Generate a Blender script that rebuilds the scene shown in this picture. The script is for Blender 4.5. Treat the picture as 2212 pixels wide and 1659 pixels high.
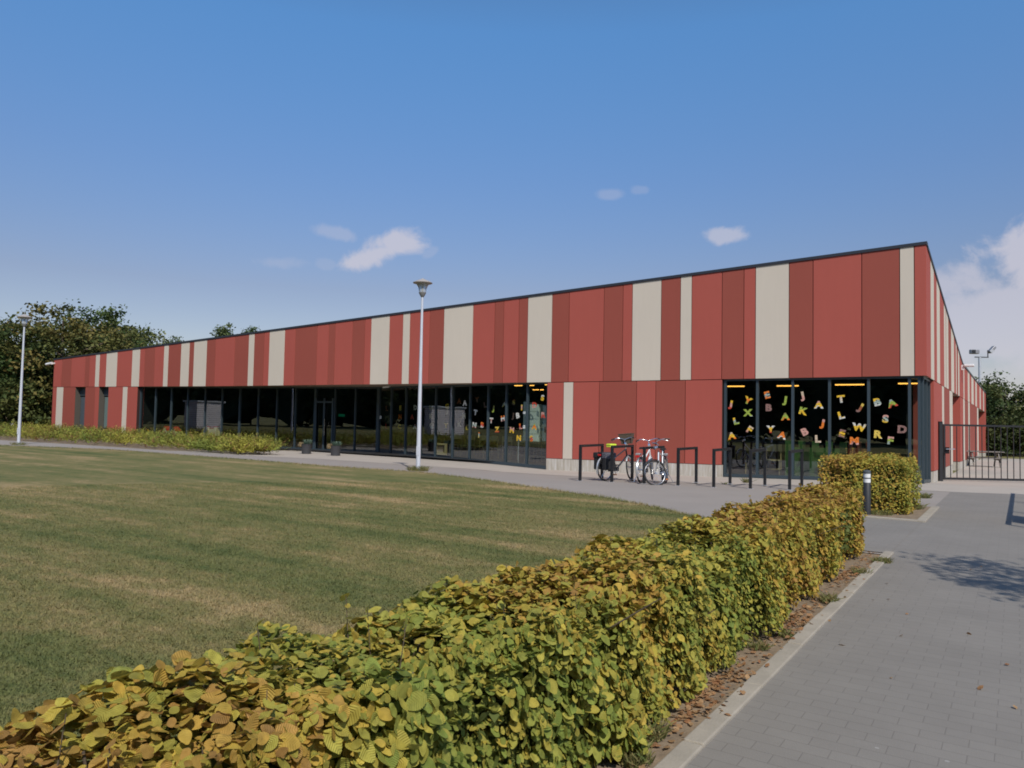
import bpy, math, random
import numpy as np
from mathutils import Vector, Matrix
random.seed(7); rng = np.random.default_rng(7)
for o in list(bpy.data.objects): bpy.data.objects.remove(o)
scene = bpy.context.scene; COL = scene.collection
R = math.radians
# ------------------------------------------------------------------ camera
# measured in a 2212x1659 enlargement of the photograph (FW x FH)
FW, FH, FL = 2212.0, 1659.0, 1640.0
ROLL, YAW = .0195, R(-33.6)
PITCH = math.atan((904 - FH/2)/FL*math.cos(ROLL))
CAM = np.array([2.034, -23.583, 1.55])
_f = np.array([math.sin(YAW)*math.cos(PITCH), math.cos(YAW)*math.cos(PITCH), math.sin(PITCH)])
_r = np.array([math.cos(YAW), -math.sin(YAW), 0.0]); _u = np.cross(_r, _f)
CR = math.cos(ROLL)*_r + math.sin(ROLL)*_u; CU = -math.sin(ROLL)*_r + math.cos(ROLL)*_u
cd = bpy.data.cameras.new('camera'); cam = bpy.data.objects.new('camera', cd); COL.objects.link(cam)
cd.sensor_width = 36; cd.lens = 36*FL/FW; cd.clip_end = 3000; cd.clip_start = .05
M = Matrix(((CR[0], CU[0], -_f[0], CAM[0]), (CR[1], CU[1], -_f[1], CAM[1]), (CR[2], CU[2], -_f[2], CAM[2]), (0, 0, 0, 1)))
cam.matrix_world = M; scene.camera = cam
def ray(x, y): return _f + CR*(x-FW/2)/FL + CU*(FH/2-y)/FL
# ------------------------------------------------------------------ light
SUN_AZ, SUN_EL = math.atan2(.735, -.68), R(46)
sl = bpy.data.lights.new('sun', 'SUN'); sl.energy = 3.6; sl.angle = R(.6); sl.color = (1, .93, .83)
so = bpy.data.objects.new('sun', sl); COL.objects.link(so)
sd = Vector((math.sin(SUN_AZ)*math.cos(SUN_EL), math.cos(SUN_AZ)*math.cos(SUN_EL), math.sin(SUN_EL)))
so.rotation_euler = sd.to_track_quat('Z', 'Y').to_euler(); so.location = sd*60
scene.view_settings.view_transform = 'Standard'; scene.view_settings.look = 'None'
scene.view_settings.exposure = 0.13; scene.view_settings.gamma = 1
w = bpy.data.worlds.new('World'); scene.world = w; w.use_nodes = True
NT = w.node_tree; N = NT.nodes; Lk = NT.links; N.clear()
wo = N.new('ShaderNodeOutputWorld'); bg = N.new('ShaderNodeBackground'); bg.inputs['Strength'].default_value = .095
sky = N.new('ShaderNodeTexSky'); sky.sky_type = 'NISHITA'; sky.sun_disc = False
sky.sun_elevation = SUN_EL; sky.sun_rotation = SUN_AZ; sky.altitude = 0; sky.air_density = 1.0; sky.dust_density = .6; sky.ozone_density = 2.6
def wm(op, a, b=None, c=None):
    n = N.new('ShaderNodeMath'); n.operation = op
    for i, v in enumerate((a, b, c)):
        if v is None: continue
        if isinstance(v, (int, float)): n.inputs[i].default_value = v
        else: Lk.new(v, n.inputs[i])
    return n.outputs[0]
tc = N.new('ShaderNodeTexCoord'); GEN = tc.outputs['Generated']
def wnoise(scale, detail, rough=.55, dist=0):
    n = N.new('ShaderNodeTexNoise'); n.inputs['Scale'].default_value = scale; n.inputs['Detail'].default_value = detail
    n.inputs['Roughness'].default_value = rough; n.inputs['Distortion'].default_value = dist
    Lk.new(GEN, n.inputs['Vector']); return n.outputs['Fac']
nz = wnoise(16, 9, .6, .3); nz2 = wnoise(6, 6, .55, .2)
def wdot(v):
    n = N.new('ShaderNodeVectorMath'); n.operation = 'DOT_PRODUCT'; Lk.new(GEN, n.inputs[0]); n.inputs[1].default_value = v; return n.outputs['Value']
dens = None
# clouds far off in the sky: (centre x, y, half width, half height, tilt, opacity, noise amount)
for cx, cy, a, b_, tl, op, na in ((792, 560, 44, 20, 14, 1.0, 2.6), (850, 528, 56, 24, 12, 1.0, 2.6), (822, 545, 58, 20, 22, 1.0, 2.2), (728, 503, 40, 12, -10, .35, 2.5), (598, 567, 40, 13, 2, .22, 2.5),
                           (706, 570, 16, 9, 0, .15, 2.5), (930, 545, 16, 8, 30, .2, 2), (1562, 508, 32, 15, -5, .75, 3), (1318, 421, 24, 10, 0, .28, 2.5), (1384, 410, 16, 8, 0, .2, 2.5),
                           (2160, 690, 210, 105, 12, .9, 3.4), (2230, 560, 70, 60, 20, 1.0, 3.2), (2075, 615, 90, 32, 0, .8, 3.0), (2200, 830, 190, 50, 0, .5, 2.6)):
    CSC = 1.32 if a < 100 else 1.05
    c = ray(cx, cy); c /= np.linalg.norm(c); t = R(tl)
    ux = np.cross(c, (0, 0, 1)); ux /= np.linalg.norm(ux); uy = np.cross(ux, c)
    ax = math.cos(t)*ux + math.sin(t)*uy; ay = -math.sin(t)*ux + math.cos(t)*uy
    u = wm('DIVIDE', wm('SUBTRACT', wdot(tuple(ax)), 0), a*CSC/FL); v = wm('DIVIDE', wdot(tuple(ay)), b_/FL*CSC)
    e = wm('SUBTRACT', 1.0, wm('SQRT', wm('ADD', wm('MULTIPLY', u, u), wm('MULTIPLY', v, v))))
    e = wm('MULTIPLY_ADD', wm('SUBTRACT', nz if a < 100 else wm('MULTIPLY_ADD', nz, .5, wm('MULTIPLY', nz2, .5)), .5), na, e)
    mr = N.new('ShaderNodeMapRange'); mr.interpolation_type = 'SMOOTHSTEP'; Lk.new(e, mr.inputs['Value'])
    mr.inputs['From Min'].default_value = -.05; mr.inputs['From Max'].default_value = .6; mr.inputs['To Max'].default_value = op
    front = wm('GREATER_THAN', wdot(tuple(c)), 0.3)
    dd = wm('MULTIPLY', mr.outputs['Result'], front)
    dens = dd if dens is None else wm('MAXIMUM', dens, dd)
hs = N.new('ShaderNodeHueSaturation'); hs.inputs['Saturation'].default_value = 1.0; hs.inputs['Value'].default_value = 1.0
szn = N.new('ShaderNodeSeparateXYZ'); Lk.new(GEN, szn.inputs[0]); tr_ = N.new('ShaderNodeValToRGB'); Lk.new(szn.outputs['Z'], tr_.inputs['Fac'])
el_ = tr_.color_ramp.elements
for k_, (p_, c_) in enumerate(((.04, (.455, .40, .41)), (.16, (.445, .385, .405)), (.30, (.44, .51, .60)), (.46, (.44, .68, .82)), (.75, (.46, .52, .55)))):
    e_ = el_[k_] if k_ < 2 else el_.new(p_)
    e_.position = p_; e_.color = (*c_, 1)
sm_ = N.new('ShaderNodeVectorMath'); sm_.operation = 'MULTIPLY'; Lk.new(sky.outputs['Color'], sm_.inputs[0]); Lk.new(tr_.outputs['Color'], sm_.inputs[1])
sm2 = N.new('ShaderNodeVectorMath'); sm2.operation = 'SCALE'; Lk.new(sm_.outputs['Vector'], sm2.inputs[0]); sm2.inputs['Scale'].default_value = 2.0
Lk.new(sm2.outputs['Vector'], hs.inputs['Color'])
mx = N.new('ShaderNodeMixRGB'); Lk.new(wm('MULTIPLY', dens, .72), mx.inputs['Fac']); Lk.new(hs.outputs['Color'], mx.inputs['Color1'])
mx.inputs['Color2'].default_value = (6.0, 5.75, 6.4, 1)
Lk.new(mx.outputs['Color'], bg.inputs['Color']); Lk.new(bg.outputs['Background'], wo.inputs['Surface'])

# ------------------------------------------------------------------ ground height and pixel-to-ground
_bx = [-80, -48, -34, -27, -20, -15.7, -12, -5.7, -1.5, 0, 10]; _bz = [.0, .02, -.05, -.14, -.17, -.2, -.27, -.16, -.05, -.02, -.02]
def sstep(t): t = min(1, max(0, t)); return t*t*(3-2*t)
def zg(x, y):
    z = float(np.interp(x, _bx, _bz))*sstep((y+8.5)/8.0)
    if y > 0: z += -.075*sstep(y/3) - .013*min(y, 60)
    return z
def G(px, py, h=0.0):
    d = ray(px, py); z = 0
    for _ in range(30):
        p = CAM + d*((z+h-CAM[2])/d[2]); z = .5*z + .5*zg(p[0], p[1])
    p = CAM + d*((z+h-CAM[2])/d[2]); return float(p[0]), float(p[1]), float(z)
def onplane(px, py, a, b):
    """point where the pixel ray meets the vertical plane through plan points a, b"""
    d = ray(px, py); ux, uy = b[0]-a[0], b[1]-a[1]; nx, ny = -uy, ux
    t = ((a[0]-CAM[0])*nx + (a[1]-CAM[1])*ny)/(d[0]*nx + d[1]*ny); return CAM + d*t
# ------------------------------------------------------------------ helpers
def tag(o, label=None, cat=None, group=None, kind=None):
    if label: o['label'] = label
    if cat: o['category'] = cat
    if group: o['group'] = group
    if kind: o['kind'] = kind
    return o
def empty(name, loc=(0, 0, 0), label=None, cat=None, group=None, rz=0):
    o = bpy.data.objects.new(name, None); COL.objects.link(o); o.location = loc; o.rotation_euler = (0, 0, rz); o.empty_display_size = .2
    return tag(o, label, cat, group)
def perp(d):
    d = Vector(d).normalized(); a = Vector((0, 0, 1)) if abs(d.z) < .9 else Vector((1, 0, 0))
    x = d.cross(a).normalized(); return x, d.cross(x).normalized()
class MB:
    def __init__(s): s.v = []; s.f = []; s.m = []; s.sm = []
    def add(s, vs, fs, mi=0, smooth=False):
        b = len(s.v); s.v += [tuple(v) for v in vs]
        for f in fs: s.f.append(tuple(b+i for i in f)); s.m.append(mi); s.sm.append(smooth)
        return s
    def box(s, x0, x1, y0, y1, z0, z1, mi=0):
        v = [(x, y, z) for z in (z0, z1) for y in (y0, y1) for x in (x0, x1)]
        return s.add(v, [(0, 2, 3, 1), (4, 5, 7, 6), (0, 1, 5, 4), (2, 6, 7, 3), (0, 4, 6, 2), (1, 3, 7, 5)], mi)
    def beam(s, a, b, w_, h_, mi=0, up=(0, 0, 1)):
        a = Vector(a); b = Vector(b); d = (b-a).normalized(); u = Vector(up)
        x = d.cross(u).normalized(); y = x.cross(d).normalized()
        v = [p + x*sx*w_/2 + y*sy*h_/2 for p in (a, b) for sx, sy in ((-1, -1), (1, -1), (1, 1), (-1, 1))]
        return s.add(v, [(3, 2, 1, 0), (4, 5, 6, 7), (0, 1, 5, 4), (1, 2, 6, 5), (2, 3, 7, 6), (3, 0, 4, 7)], mi)
    def tube(s, pts, r, n=8, mi=0, cap=True, closed=False):
        pts = [Vector(p) for p in pts]; m = len(pts); rs = r if hasattr(r, '__len__') else [r]*m
        d0 = pts[1]-pts[0]; x, y = perp(d0); vs = []
        for i, p in enumerate(pts):
            if closed: d = pts[(i+1) % m]-pts[i-1]
            else: d = pts[min(i+1, m-1)]-pts[max(i-1, 0)]
            d.normalize(); x = (x - d*x.dot(d)).normalized(); y = d.cross(x)
            for k in range(n):
                a = 2*math.pi*k/n; vs.append(p + (x*math.cos(a)+y*math.sin(a))*rs[i])
        fs = []
        for i in range(m if closed else m-1):
            j = (i+1) % m
            for k in range(n): fs.append((i*n+k, i*n+(k+1) % n, j*n+(k+1) % n, j*n+k))
        if cap and not closed: fs.append(tuple(range(n-1, -1, -1))); fs.append(tuple((m-1)*n+k for k in range(n)))
        return s.add(vs, fs, mi, True)
    def lathe(s, prof, n=16, mi=0, c=(0, 0, 0)):
        vs = []; fs = []
        for r, z in prof:
            for k in range(n): a = 2*math.pi*k/n; vs.append((c[0]+r*math.cos(a), c[1]+r*math.sin(a), c[2]+z))
        for i in range(len(prof)-1):
            for k in range(n): fs.append((i*n+k, i*n+(k+1) % n, (i+1)*n+(k+1) % n, (i+1)*n+k))
        if prof[0][0] > 1e-4: fs.append(tuple(range(n-1, -1, -1)))
        if prof[-1][0] > 1e-4: fs.append(tuple((len(prof)-1)*n+k for k in range(n)))
        return s.add(vs, fs, mi, True)
    def torus(s, c, R_, r, ax=(1, 0, 0), n=40, k=6, mi=0):
        x, y = perp(ax); c = Vector(c)
        return s.tube([c + (x*math.cos(2*math.pi*i/n)+y*math.sin(2*math.pi*i/n))*R_ for i in range(n)], r, k, mi, closed=True)
    def build(s, name, mats, parent=None, auto=True, bevel=0):
        me = bpy.data.meshes.new(name); me.from_pydata(s.v, [], s.f)
        if not isinstance(mats, (list, tuple)): mats = [mats]
        for m in mats: me.materials.append(m)
        me.polygons.foreach_set('material_index', s.m); me.polygons.foreach_set('use_smooth', s.sm); me.update()
        o = bpy.data.objects.new(name, me); COL.objects.link(o)
        if parent: o.parent = parent
        if bevel:
            b = o.modifiers.new('bevel', 'BEVEL'); b.width = bevel; b.segments = 2; b.limit_method = 'ANGLE'
        if any(s.sm):
            try: me.set_sharp_from_angle(angle=R(40))
            except Exception: pass
        return o
def fastmesh(name, V, F, k, mat, parent=None, col=None, uv=None, smooth=False):
    """V (n,3), F flat vertex indices with k per face"""
    V = np.asarray(V, dtype=np.float32).reshape(-1, 3); F = np.asarray(F, dtype=np.int32).reshape(-1)
    nf = len(F)//k; me = bpy.data.meshes.new(name)
    me.vertices.add(len(V)); me.vertices.foreach_set('co', V.ravel())
    me.loops.add(len(F)); me.loops.foreach_set('vertex_index', F)
    me.polygons.add(nf); me.polygons.foreach_set('loop_start', np.arange(nf, dtype=np.int32)*k)
    try: me.polygons.foreach_set('loop_total', np.full(nf, k, dtype=np.int32))
    except Exception: pass
    if smooth: me.polygons.foreach_set('use_smooth', np.ones(nf, dtype=bool))
    me.update(calc_edges=True)
    if col is not None:
        a = me.attributes.new('tone', 'FLOAT_COLOR', 'POINT'); c4 = np.ones((len(V), 4), np.float32); c4[:, :3] = col; a.data.foreach_set('color', c4.ravel())
    if uv is not None:
        l = me.uv_layers.new(name='uv'); l.data.foreach_set('uv', np.asarray(uv, np.float32)[F].ravel())
    me.materials.append(mat); o = bpy.data.objects.new(name, me); COL.objects.link(o)
    if parent: o.parent = parent
    return o
def copy_tree(o, parent=None):
    c = o.copy(); COL.objects.link(c); c.parent = parent
    for ch in list(o.children): copy_tree(ch, c)
    return c
# ------------------------------------------------------------------ materials
def mat(name, col=(.5, .5, .5), rough=.6, metal=0, spec=.5, noise=None, bump=None, emit=None, coat=0):
    m = bpy.data.materials.new(name); m.use_nodes = True; nt = m.node_tree; b = nt.nodes['Principled BSDF']
    b.inputs['Base Color'].default_value = (*col, 1); b.inputs['Roughness'].default_value = rough; b.inputs['Metallic'].default_value = metal
    b.inputs['Specular IOR Level'].default_value = spec
    if coat: b.inputs['Coat Weight'].default_value = coat
    geo = nt.nodes.new('ShaderNodeNewGeometry')
    if noise:
        sc, amt = noise[:2]; col2 = noise[2] if len(noise) > 2 else tuple(c*(1-amt) for c in col)
        n = nt.nodes.new('ShaderNodeTexNoise'); n.inputs['Scale'].default_value = sc; n.inputs['Detail'].default_value = 6; n.inputs['Roughness'].default_value = .65
        nt.links.new(geo.outputs['Position'], n.inputs['Vector'])
        r = nt.nodes.new('ShaderNodeValToRGB'); r.color_ramp.elements[0].position = .3; r.color_ramp.elements[1].position = .7
        r.color_ramp.elements[0].color = (*col2, 1); r.color_ramp.elements[1].color = (*col, 1)
        nt.links.new(n.outputs['Fac'], r.inputs['Fac']); nt.links.new(r.outputs['Color'], b.inputs['Base Color'])
    if bump:
        n = nt.nodes.new('ShaderNodeTexNoise'); n.inputs['Scale'].default_value = bump[0]; n.inputs['Detail'].default_value = 5
        nt.links.new(geo.outputs['Position'], n.inputs['Vector'])
        bp = nt.nodes.new('ShaderNodeBump'); bp.inputs['Strength'].default_value = bump[1]; bp.inputs['Distance'].default_value = .01
        nt.links.new(n.outputs['Fac'], bp.inputs['Height']); nt.links.new(bp.outputs['Normal'], b.inputs['Normal'])
    if emit: b.inputs['Emission Color'].default_value = (*emit[:3], 1); b.inputs['Emission Strength'].default_value = emit[3]
    return m
def nodes_of(m): return m.node_tree, m.node_tree.nodes, m.node_tree.links, m.node_tree.nodes['Principled BSDF']
RED_A, RED_B, BEI = (.390, .090, .068), (.300, .074, .053), (.59, .525, .44)
def clad(name, col):
    m = mat(name, col, .72, spec=.25); nt, n, l, b = nodes_of(m)
    geo = n.new('ShaderNodeNewGeometry'); t1 = n.new('ShaderNodeTexNoise'); t1.inputs['Scale'].default_value = .35; t1.inputs['Detail'].default_value = 4
    mp = n.new('ShaderNodeMapping'); mp.inputs['Scale'].default_value = (3, 3, .35); l.new(geo.outputs['Position'], mp.inputs['Vector'])
    t2 = n.new('ShaderNodeTexNoise'); t2.inputs['Scale'].default_value = 2.2; t2.inputs['Detail'].default_value = 8; t2.inputs['Roughness'].default_value = .7
    l.new(geo.outputs['Position'], t1.inputs['Vector']); l.new(mp.outputs['Vector'], t2.inputs['Vector'])
    a = n.new('ShaderNodeMath'); a.operation = 'ADD'; l.new(t1.outputs['Fac'], a.inputs[0]); l.new(t2.outputs['Fac'], a.inputs[1])
    mr = n.new('ShaderNodeMapRange'); l.new(a.outputs[0], mr.inputs['Value']); mr.inputs['From Min'].default_value = .6; mr.inputs['From Max'].default_value = 1.4
    mr.inputs['To Min'].default_value = .955; mr.inputs['To Max'].default_value = 1.045
    vm = n.new('ShaderNodeVectorMath'); vm.operation = 'SCALE'; vm.inputs[0].default_value = col; l.new(mr.outputs['Result'], vm.inputs['Scale']); l.new(vm.outputs['Vector'], b.inputs['Base Color'])
    t3 = n.new('ShaderNodeTexNoise'); t3.inputs['Scale'].default_value = 60; l.new(geo.outputs['Position'], t3.inputs['Vector'])
    bp = n.new('ShaderNodeBump'); bp.inputs['Strength'].default_value = .15; bp.inputs['Distance'].default_value = .004; l.new(t3.outputs['Fac'], bp.inputs['Height']); l.new(bp.outputs['Normal'], b.inputs['Normal'])
    return m
MC = [clad('cladding_bright_red', RED_A), clad('cladding_dark_red', RED_B), clad('cladding_beige', BEI), mat('joint_dark', (.03, .012, .01), .9)]
M_trim = mat('roof_trim_metal', (.04, .045, .055), .45, .3)
M_roof = mat('roof_membrane', (.12, .12, .12), .9, noise=(2, .3))
M_frame = mat('window_frame_metal', (.05, .072, .088), .42, .2)
M_soffit = mat('soffit_board', (.36, .27, .21), .7, noise=(3, .25))
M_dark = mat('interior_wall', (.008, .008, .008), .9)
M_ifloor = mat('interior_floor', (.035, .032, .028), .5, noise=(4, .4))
M_white = mat('interior_white', (.7, .76, .72), .5)
M_black = mat('black_paint', (.016, .017, .02), .4)
M_rubber = mat('rubber', (.018, .018, .018), .75)
M_steel = mat('bright_steel', (.72, .72, .74), .22, .95)
M_silver = mat('silver_paint', (.55, .56, .58), .3, .5)
M_galv = mat('galvanised_steel', (.58, .6, .64), .42, .35, noise=(8, .15))
M_wood = mat('pale_wood', (.52, .40, .20), .5, noise=(12, .25))
M_dgrey = mat('dark_grey_plastic', (.05, .05, .055), .6)
def glassmat():
    m = bpy.data.materials.new('solar_glass'); m.use_nodes = True; nt = m.node_tree; n = nt.nodes; l = nt.links; n.clear()
    o = n.new('ShaderNodeOutputMaterial'); t = n.new('ShaderNodeBsdfTransparent'); t.inputs['Color'].default_value = (.72, .79, .74, 1)
    g = n.new('ShaderNodeBsdfGlossy'); g.inputs['Roughness'].default_value = .0; g.inputs['Color'].default_value = (.82, .86, .9, 1)
    gq = n.new('ShaderNodeNewGeometry'); dt = n.new('ShaderNodeVectorMath'); dt.operation = 'DOT_PRODUCT'; l.new(gq.outputs['Incoming'], dt.inputs[0]); l.new(gq.outputs['Normal'], dt.inputs[1])
    def mm(op, a, b):
        x = n.new('ShaderNodeMath'); x.operation = op
        for i_, v_ in enumerate((a, b)):
            if v_ is None: continue
            if isinstance(v_, (int, float)): x.inputs[i_].default_value = v_
            else: l.new(v_, x.inputs[i_])
        return x.outputs[0]
    F0 = .19; fres = mm('ADD', mm('MULTIPLY', mm('POWER', mm('SUBTRACT', 1.0, mm('ABSOLUTE', dt.outputs['Value'], None)), 4.0), 1-F0), F0)
    tx = n.new('ShaderNodeTexNoise'); tx.inputs['Scale'].default_value = .9; tx.inputs['Detail'].default_value = 1
    ge = n.new('ShaderNodeNewGeometry'); l.new(ge.outputs['Position'], tx.inputs['Vector'])
    bp = n.new('ShaderNodeBump'); bp.inputs['Strength'].default_value = .06; bp.inputs['Distance'].default_value = .02; l.new(tx.outputs['Fac'], bp.inputs['Height']); l.new(bp.outputs['Normal'], g.inputs['Normal'])
    mx = n.new('ShaderNodeMixShader'); l.new(fres, mx.inputs['Fac']); l.new(t.outputs[0], mx.inputs[1]); l.new(g.outputs[0], mx.inputs[2]); l.new(mx.outputs[0], o.inputs['Surface'])
    return m
M_glass = glassmat()
def plinthmat():
    m = mat('concrete_plinth', (.46, .42, .36), .85); nt, n, l, b = nodes_of(m)
    geo = n.new('ShaderNodeNewGeometry'); mp = n.new('ShaderNodeMapping'); mp.inputs['Scale'].default_value = (6, 6, .6); l.new(geo.outputs['Position'], mp.inputs['Vector'])
    t = n.new('ShaderNodeTexNoise'); t.inputs['Scale'].default_value = 1.4; t.inputs['Detail'].default_value = 7; t.inputs['Roughness'].default_value = .7; l.new(mp.outputs['Vector'], t.inputs['Vector'])
    r = n.new('ShaderNodeValToRGB'); e = r.color_ramp.elements; e[0].position = .33; e[0].color = (.34, .30, .24, 1); e[1].position = .68; e[1].color = (.62, .61, .6, 1)
    x = r.color_ramp.elements.new(.5); x.color = (.46, .42, .36, 1)
    l.new(t.outputs['Fac'], r.inputs['Fac']); l.new(r.outputs['Color'], b.inputs['Base Color']); return m
M_plinth = plinthmat()
M_conc = mat('light_concrete', (.42, .375, .325), .85, noise=(1.2, .12), bump=(60, .2))
M_asph = mat('grey_asphalt', (.302, .270, .242), .85, noise=(.8, .10), bump=(180, .35))
M_kerb = mat('kerb_concrete', (.38, .34, .28), .85, noise=(5, .25), bump=(80, .3))
M_soil = mat('dry_soil', (.28, .21, .14), .95, noise=(9, .45), bump=(40, .8))
def pavermat():
    m = mat('paving_blocks', (.2, .2, .2), .8); nt, n, l, b = nodes_of(m)
    geo = n.new('ShaderNodeNewGeometry')
    br = n.new('ShaderNodeTexBrick'); l.new(geo.outputs['Position'], br.inputs['Vector']); br.offset = .5
    for k, v in (('Scale', 1), ('Mortar Size', .003), ('Mortar Smooth', .3), ('Bias', 0), ('Brick Width', .215), ('Row Height', .108)): br.inputs[k].default_value = v
    br.inputs['Color1'].default_value = (.218, .202, .180, 1); br.inputs['Color2'].default_value = (.208, .192, .171, 1); br.inputs['Mortar'].default_value = (.168, .153, .136, 1)
    t = n.new('ShaderNodeTexNoise'); t.inputs['Scale'].default_value = 1.1; t.inputs['Detail'].default_value = 8; t.inputs['Roughness'].default_value = .7; l.new(geo.outputs['Position'], t.inputs['Vector'])
    mr = n.new('ShaderNodeMapRange'); l.new(t.outputs['Fac'], mr.inputs['Value']); mr.inputs['From Min'].default_value = .3; mr.inputs['From Max'].default_value = .7; mr.inputs['To Min'].default_value = .90; mr.inputs['To Max'].default_value = 1.09
    vm = n.new('ShaderNodeVectorMath'); vm.operation = 'SCALE'; l.new(br.outputs['Color'], vm.inputs[0]); l.new(mr.outputs['Result'], vm.inputs['Scale'])
    t2 = n.new('ShaderNodeTexVoronoi'); t2.inputs['Scale'].default_value = 3.2; l.new(geo.outputs['Position'], t2.inputs['Vector'])
    c = n.new('ShaderNodeMath'); c.operation = 'LESS_THAN'; c.inputs[1].default_value = .035; l.new(t2.outputs['Distance'], c.inputs[0])
    mx = n.new('ShaderNodeMixRGB'); l.new(c.outputs[0], mx.inputs['Fac']); l.new(vm.outputs['Vector'], mx.inputs['Color1']); mx.inputs['Color2'].default_value = (.3, .29, .27, 1)
    l.new(mx.outputs['Color'], b.inputs['Base Color'])
    t3 = n.new('ShaderNodeTexNoise'); t3.inputs['Scale'].default_value = 150; l.new(geo.outputs['Position'], t3.inputs['Vector'])
    ad = n.new('ShaderNodeMath'); ad.operation = 'MULTIPLY_ADD'; l.new(br.outputs['Fac'], ad.inputs[0]); ad.inputs[1].default_value = -.5; l.new(t3.outputs['Fac'], ad.inputs[2])
    bp = n.new('ShaderNodeBump'); bp.inputs['Strength'].default_value = .4; bp.inputs['Distance'].default_value = .004; l.new(ad.outputs[0], bp.inputs['Height']); l.new(bp.outputs['Normal'], b.inputs['Normal'])
    return m
M_pave = pavermat()
def grassmat(name, gain=1.0, rough=.9, dry=0.0):
    m = mat(name, (.1, .12, .05), rough, spec=.15); nt, n, l, b = nodes_of(m)
    geo = n.new('ShaderNodeNewGeometry')
    def noi(sc, mscale, det=5, ro=.6):
        mp = n.new('ShaderNodeMapping'); mp.inputs['Scale'].default_value = mscale; l.new(geo.outputs['Position'], mp.inputs['Vector'])
        t = n.new('ShaderNodeTexNoise'); t.inputs['Scale'].default_value = sc; t.inputs['Detail'].default_value = det; t.inputs['Roughness'].default_value = ro; l.new(mp.outputs['Vector'], t.inputs['Vector']); return t.outputs['Fac']
    def mth(op, *a):
        x = n.new('ShaderNodeMath'); x.operation = op
        for i, v in enumerate(a):
            if isinstance(v, (int, float)): x.inputs[i].default_value = v
            else: l.new(v, x.inputs[i])
        return x.outputs[0]
    s1 = noi(1, (.10, 1.25, 0), 4, .55); s2 = noi(1, (.45, .6, 0), 4, .6); s3 = noi(1, (9, 9, 0), 5, .75); s4 = noi(1, (2.2, 3.2, 0), 4, .7)
    v = mth('ADD', mth('MULTIPLY', s1, 1.0), mth('MULTIPLY', s2, .65)); v = mth('MULTIPLY_ADD', s3, .42, v); v = mth('MULTIPLY_ADD', mth('SUBTRACT', s4, .5), .5, v)
    r = n.new('ShaderNodeValToRGB'); e = r.color_ramp.elements; sh = -.12*dry
    e[0].position = .38+sh; e[0].color = (.070*gain, .092*gain, .031*gain, 1); e[1].position = .63+sh; e[1].color = (.30*gain, .225*gain, .115*gain, 1)
    x = e.new(.46+sh); x.color = (.122*gain, .130*gain, .048*gain, 1); x = e.new(.54+sh); x.color = (.178*gain, .158*gain, .066*gain, 1)
    l.new(mth('MULTIPLY', v, .5), r.inputs['Fac']); l.new(r.outputs['Color'], b.inputs['Base Color'])
    t3 = n.new('ShaderNodeTexNoise'); t3.inputs['Scale'].default_value = 45; t3.inputs['Detail'].default_value = 4; l.new(geo.outputs['Position'], t3.inputs['Vector'])
    bp = n.new('ShaderNodeBump'); bp.inputs['Strength'].default_value = .7; bp.inputs['Distance'].default_value = .03; l.new(t3.outputs['Fac'], bp.inputs['Height']); l.new(bp.outputs['Normal'], b.inputs['Normal'])
    return m
M_lawn = grassmat('lawn_turf', 1.06); M_blade = grassmat('grass_blade', 1.25, .7)
def leafmat(name, rough=.55, veins=True, trans=.3):
    m = bpy.data.materials.new(name); m.use_nodes = True; nt = m.node_tree; n = nt.nodes; l = nt.links; b = n['Principled BSDF']
    at = n.new('ShaderNodeAttribute'); at.attribute_name = 'tone'
    b.inputs['Roughness'].default_value = rough; b.inputs['Specular IOR Level'].default_value = .18
    src = at.outputs['Color']
    if veins:
        uv = n.new('ShaderNodeUVMap'); sx = n.new('ShaderNodeSeparateXYZ'); l.new(uv.outputs['UV'], sx.inputs[0])
        ab = n.new('ShaderNodeMath'); ab.operation = 'ABSOLUTE'; l.new(sx.outputs['X'], ab.inputs[0])
        c = n.new('ShaderNodeMath'); c.operation = 'MULTIPLY_ADD'; l.new(ab.outputs[0], c.inputs[0]); c.inputs[1].default_value = -.55; l.new(sx.outputs['Y'], c.inputs[2])
        sn = n.new('ShaderNodeMath'); sn.operation = 'SINE'; mu = n.new('ShaderNodeMath'); mu.operation = 'MULTIPLY'; mu.inputs[1].default_value = 60; l.new(c.outputs[0], mu.inputs[0]); l.new(mu.outputs[0], sn.inputs[0])
        bp = n.new('ShaderNodeBump'); bp.inputs['Strength'].default_value = .6; bp.inputs['Distance'].default_value = .0015; l.new(sn.outputs[0], bp.inputs['Height']); l.new(bp.outputs['Normal'], b.inputs['Normal'])
        g = n.new('ShaderNodeNewGeometry'); t = n.new('ShaderNodeTexNoise'); t.inputs['Scale'].default_value = 45; t.inputs['Detail'].default_value = 4; l.new(g.outputs['Position'], t.inputs['Vector'])
        mr = n.new('ShaderNodeMapRange'); l.new(t.outputs['Fac'], mr.inputs['Value']); mr.inputs['From Min'].default_value = .3; mr.inputs['From Max'].default_value = .7; mr.inputs['To Min'].default_value = .8; mr.inputs['To Max'].default_value = 1.15
        vm = n.new('ShaderNodeVectorMath'); vm.operation = 'SCALE'; l.new(src, vm.inputs[0]); l.new(mr.outputs['Result'], vm.inputs['Scale']); src = vm.outputs['Vector']
    l.new(src, b.inputs['Base Color'])
    tr = n.new('ShaderNodeBsdfTranslucent'); l.new(src, tr.inputs['Color']); mx = n.new('ShaderNodeMixShader'); mx.inputs['Fac'].default_value = trans
    l.new(b.outputs[0], mx.inputs[1]); l.new(tr.outputs[0], mx.inputs[2]); l.new(mx.outputs[0], n['Material Output'].inputs['Surface']); return m
M_leaf = leafmat('hornbeam_leaf'); M_tleaf = leafmat('tree_leaf', .6, False, .25)
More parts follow.
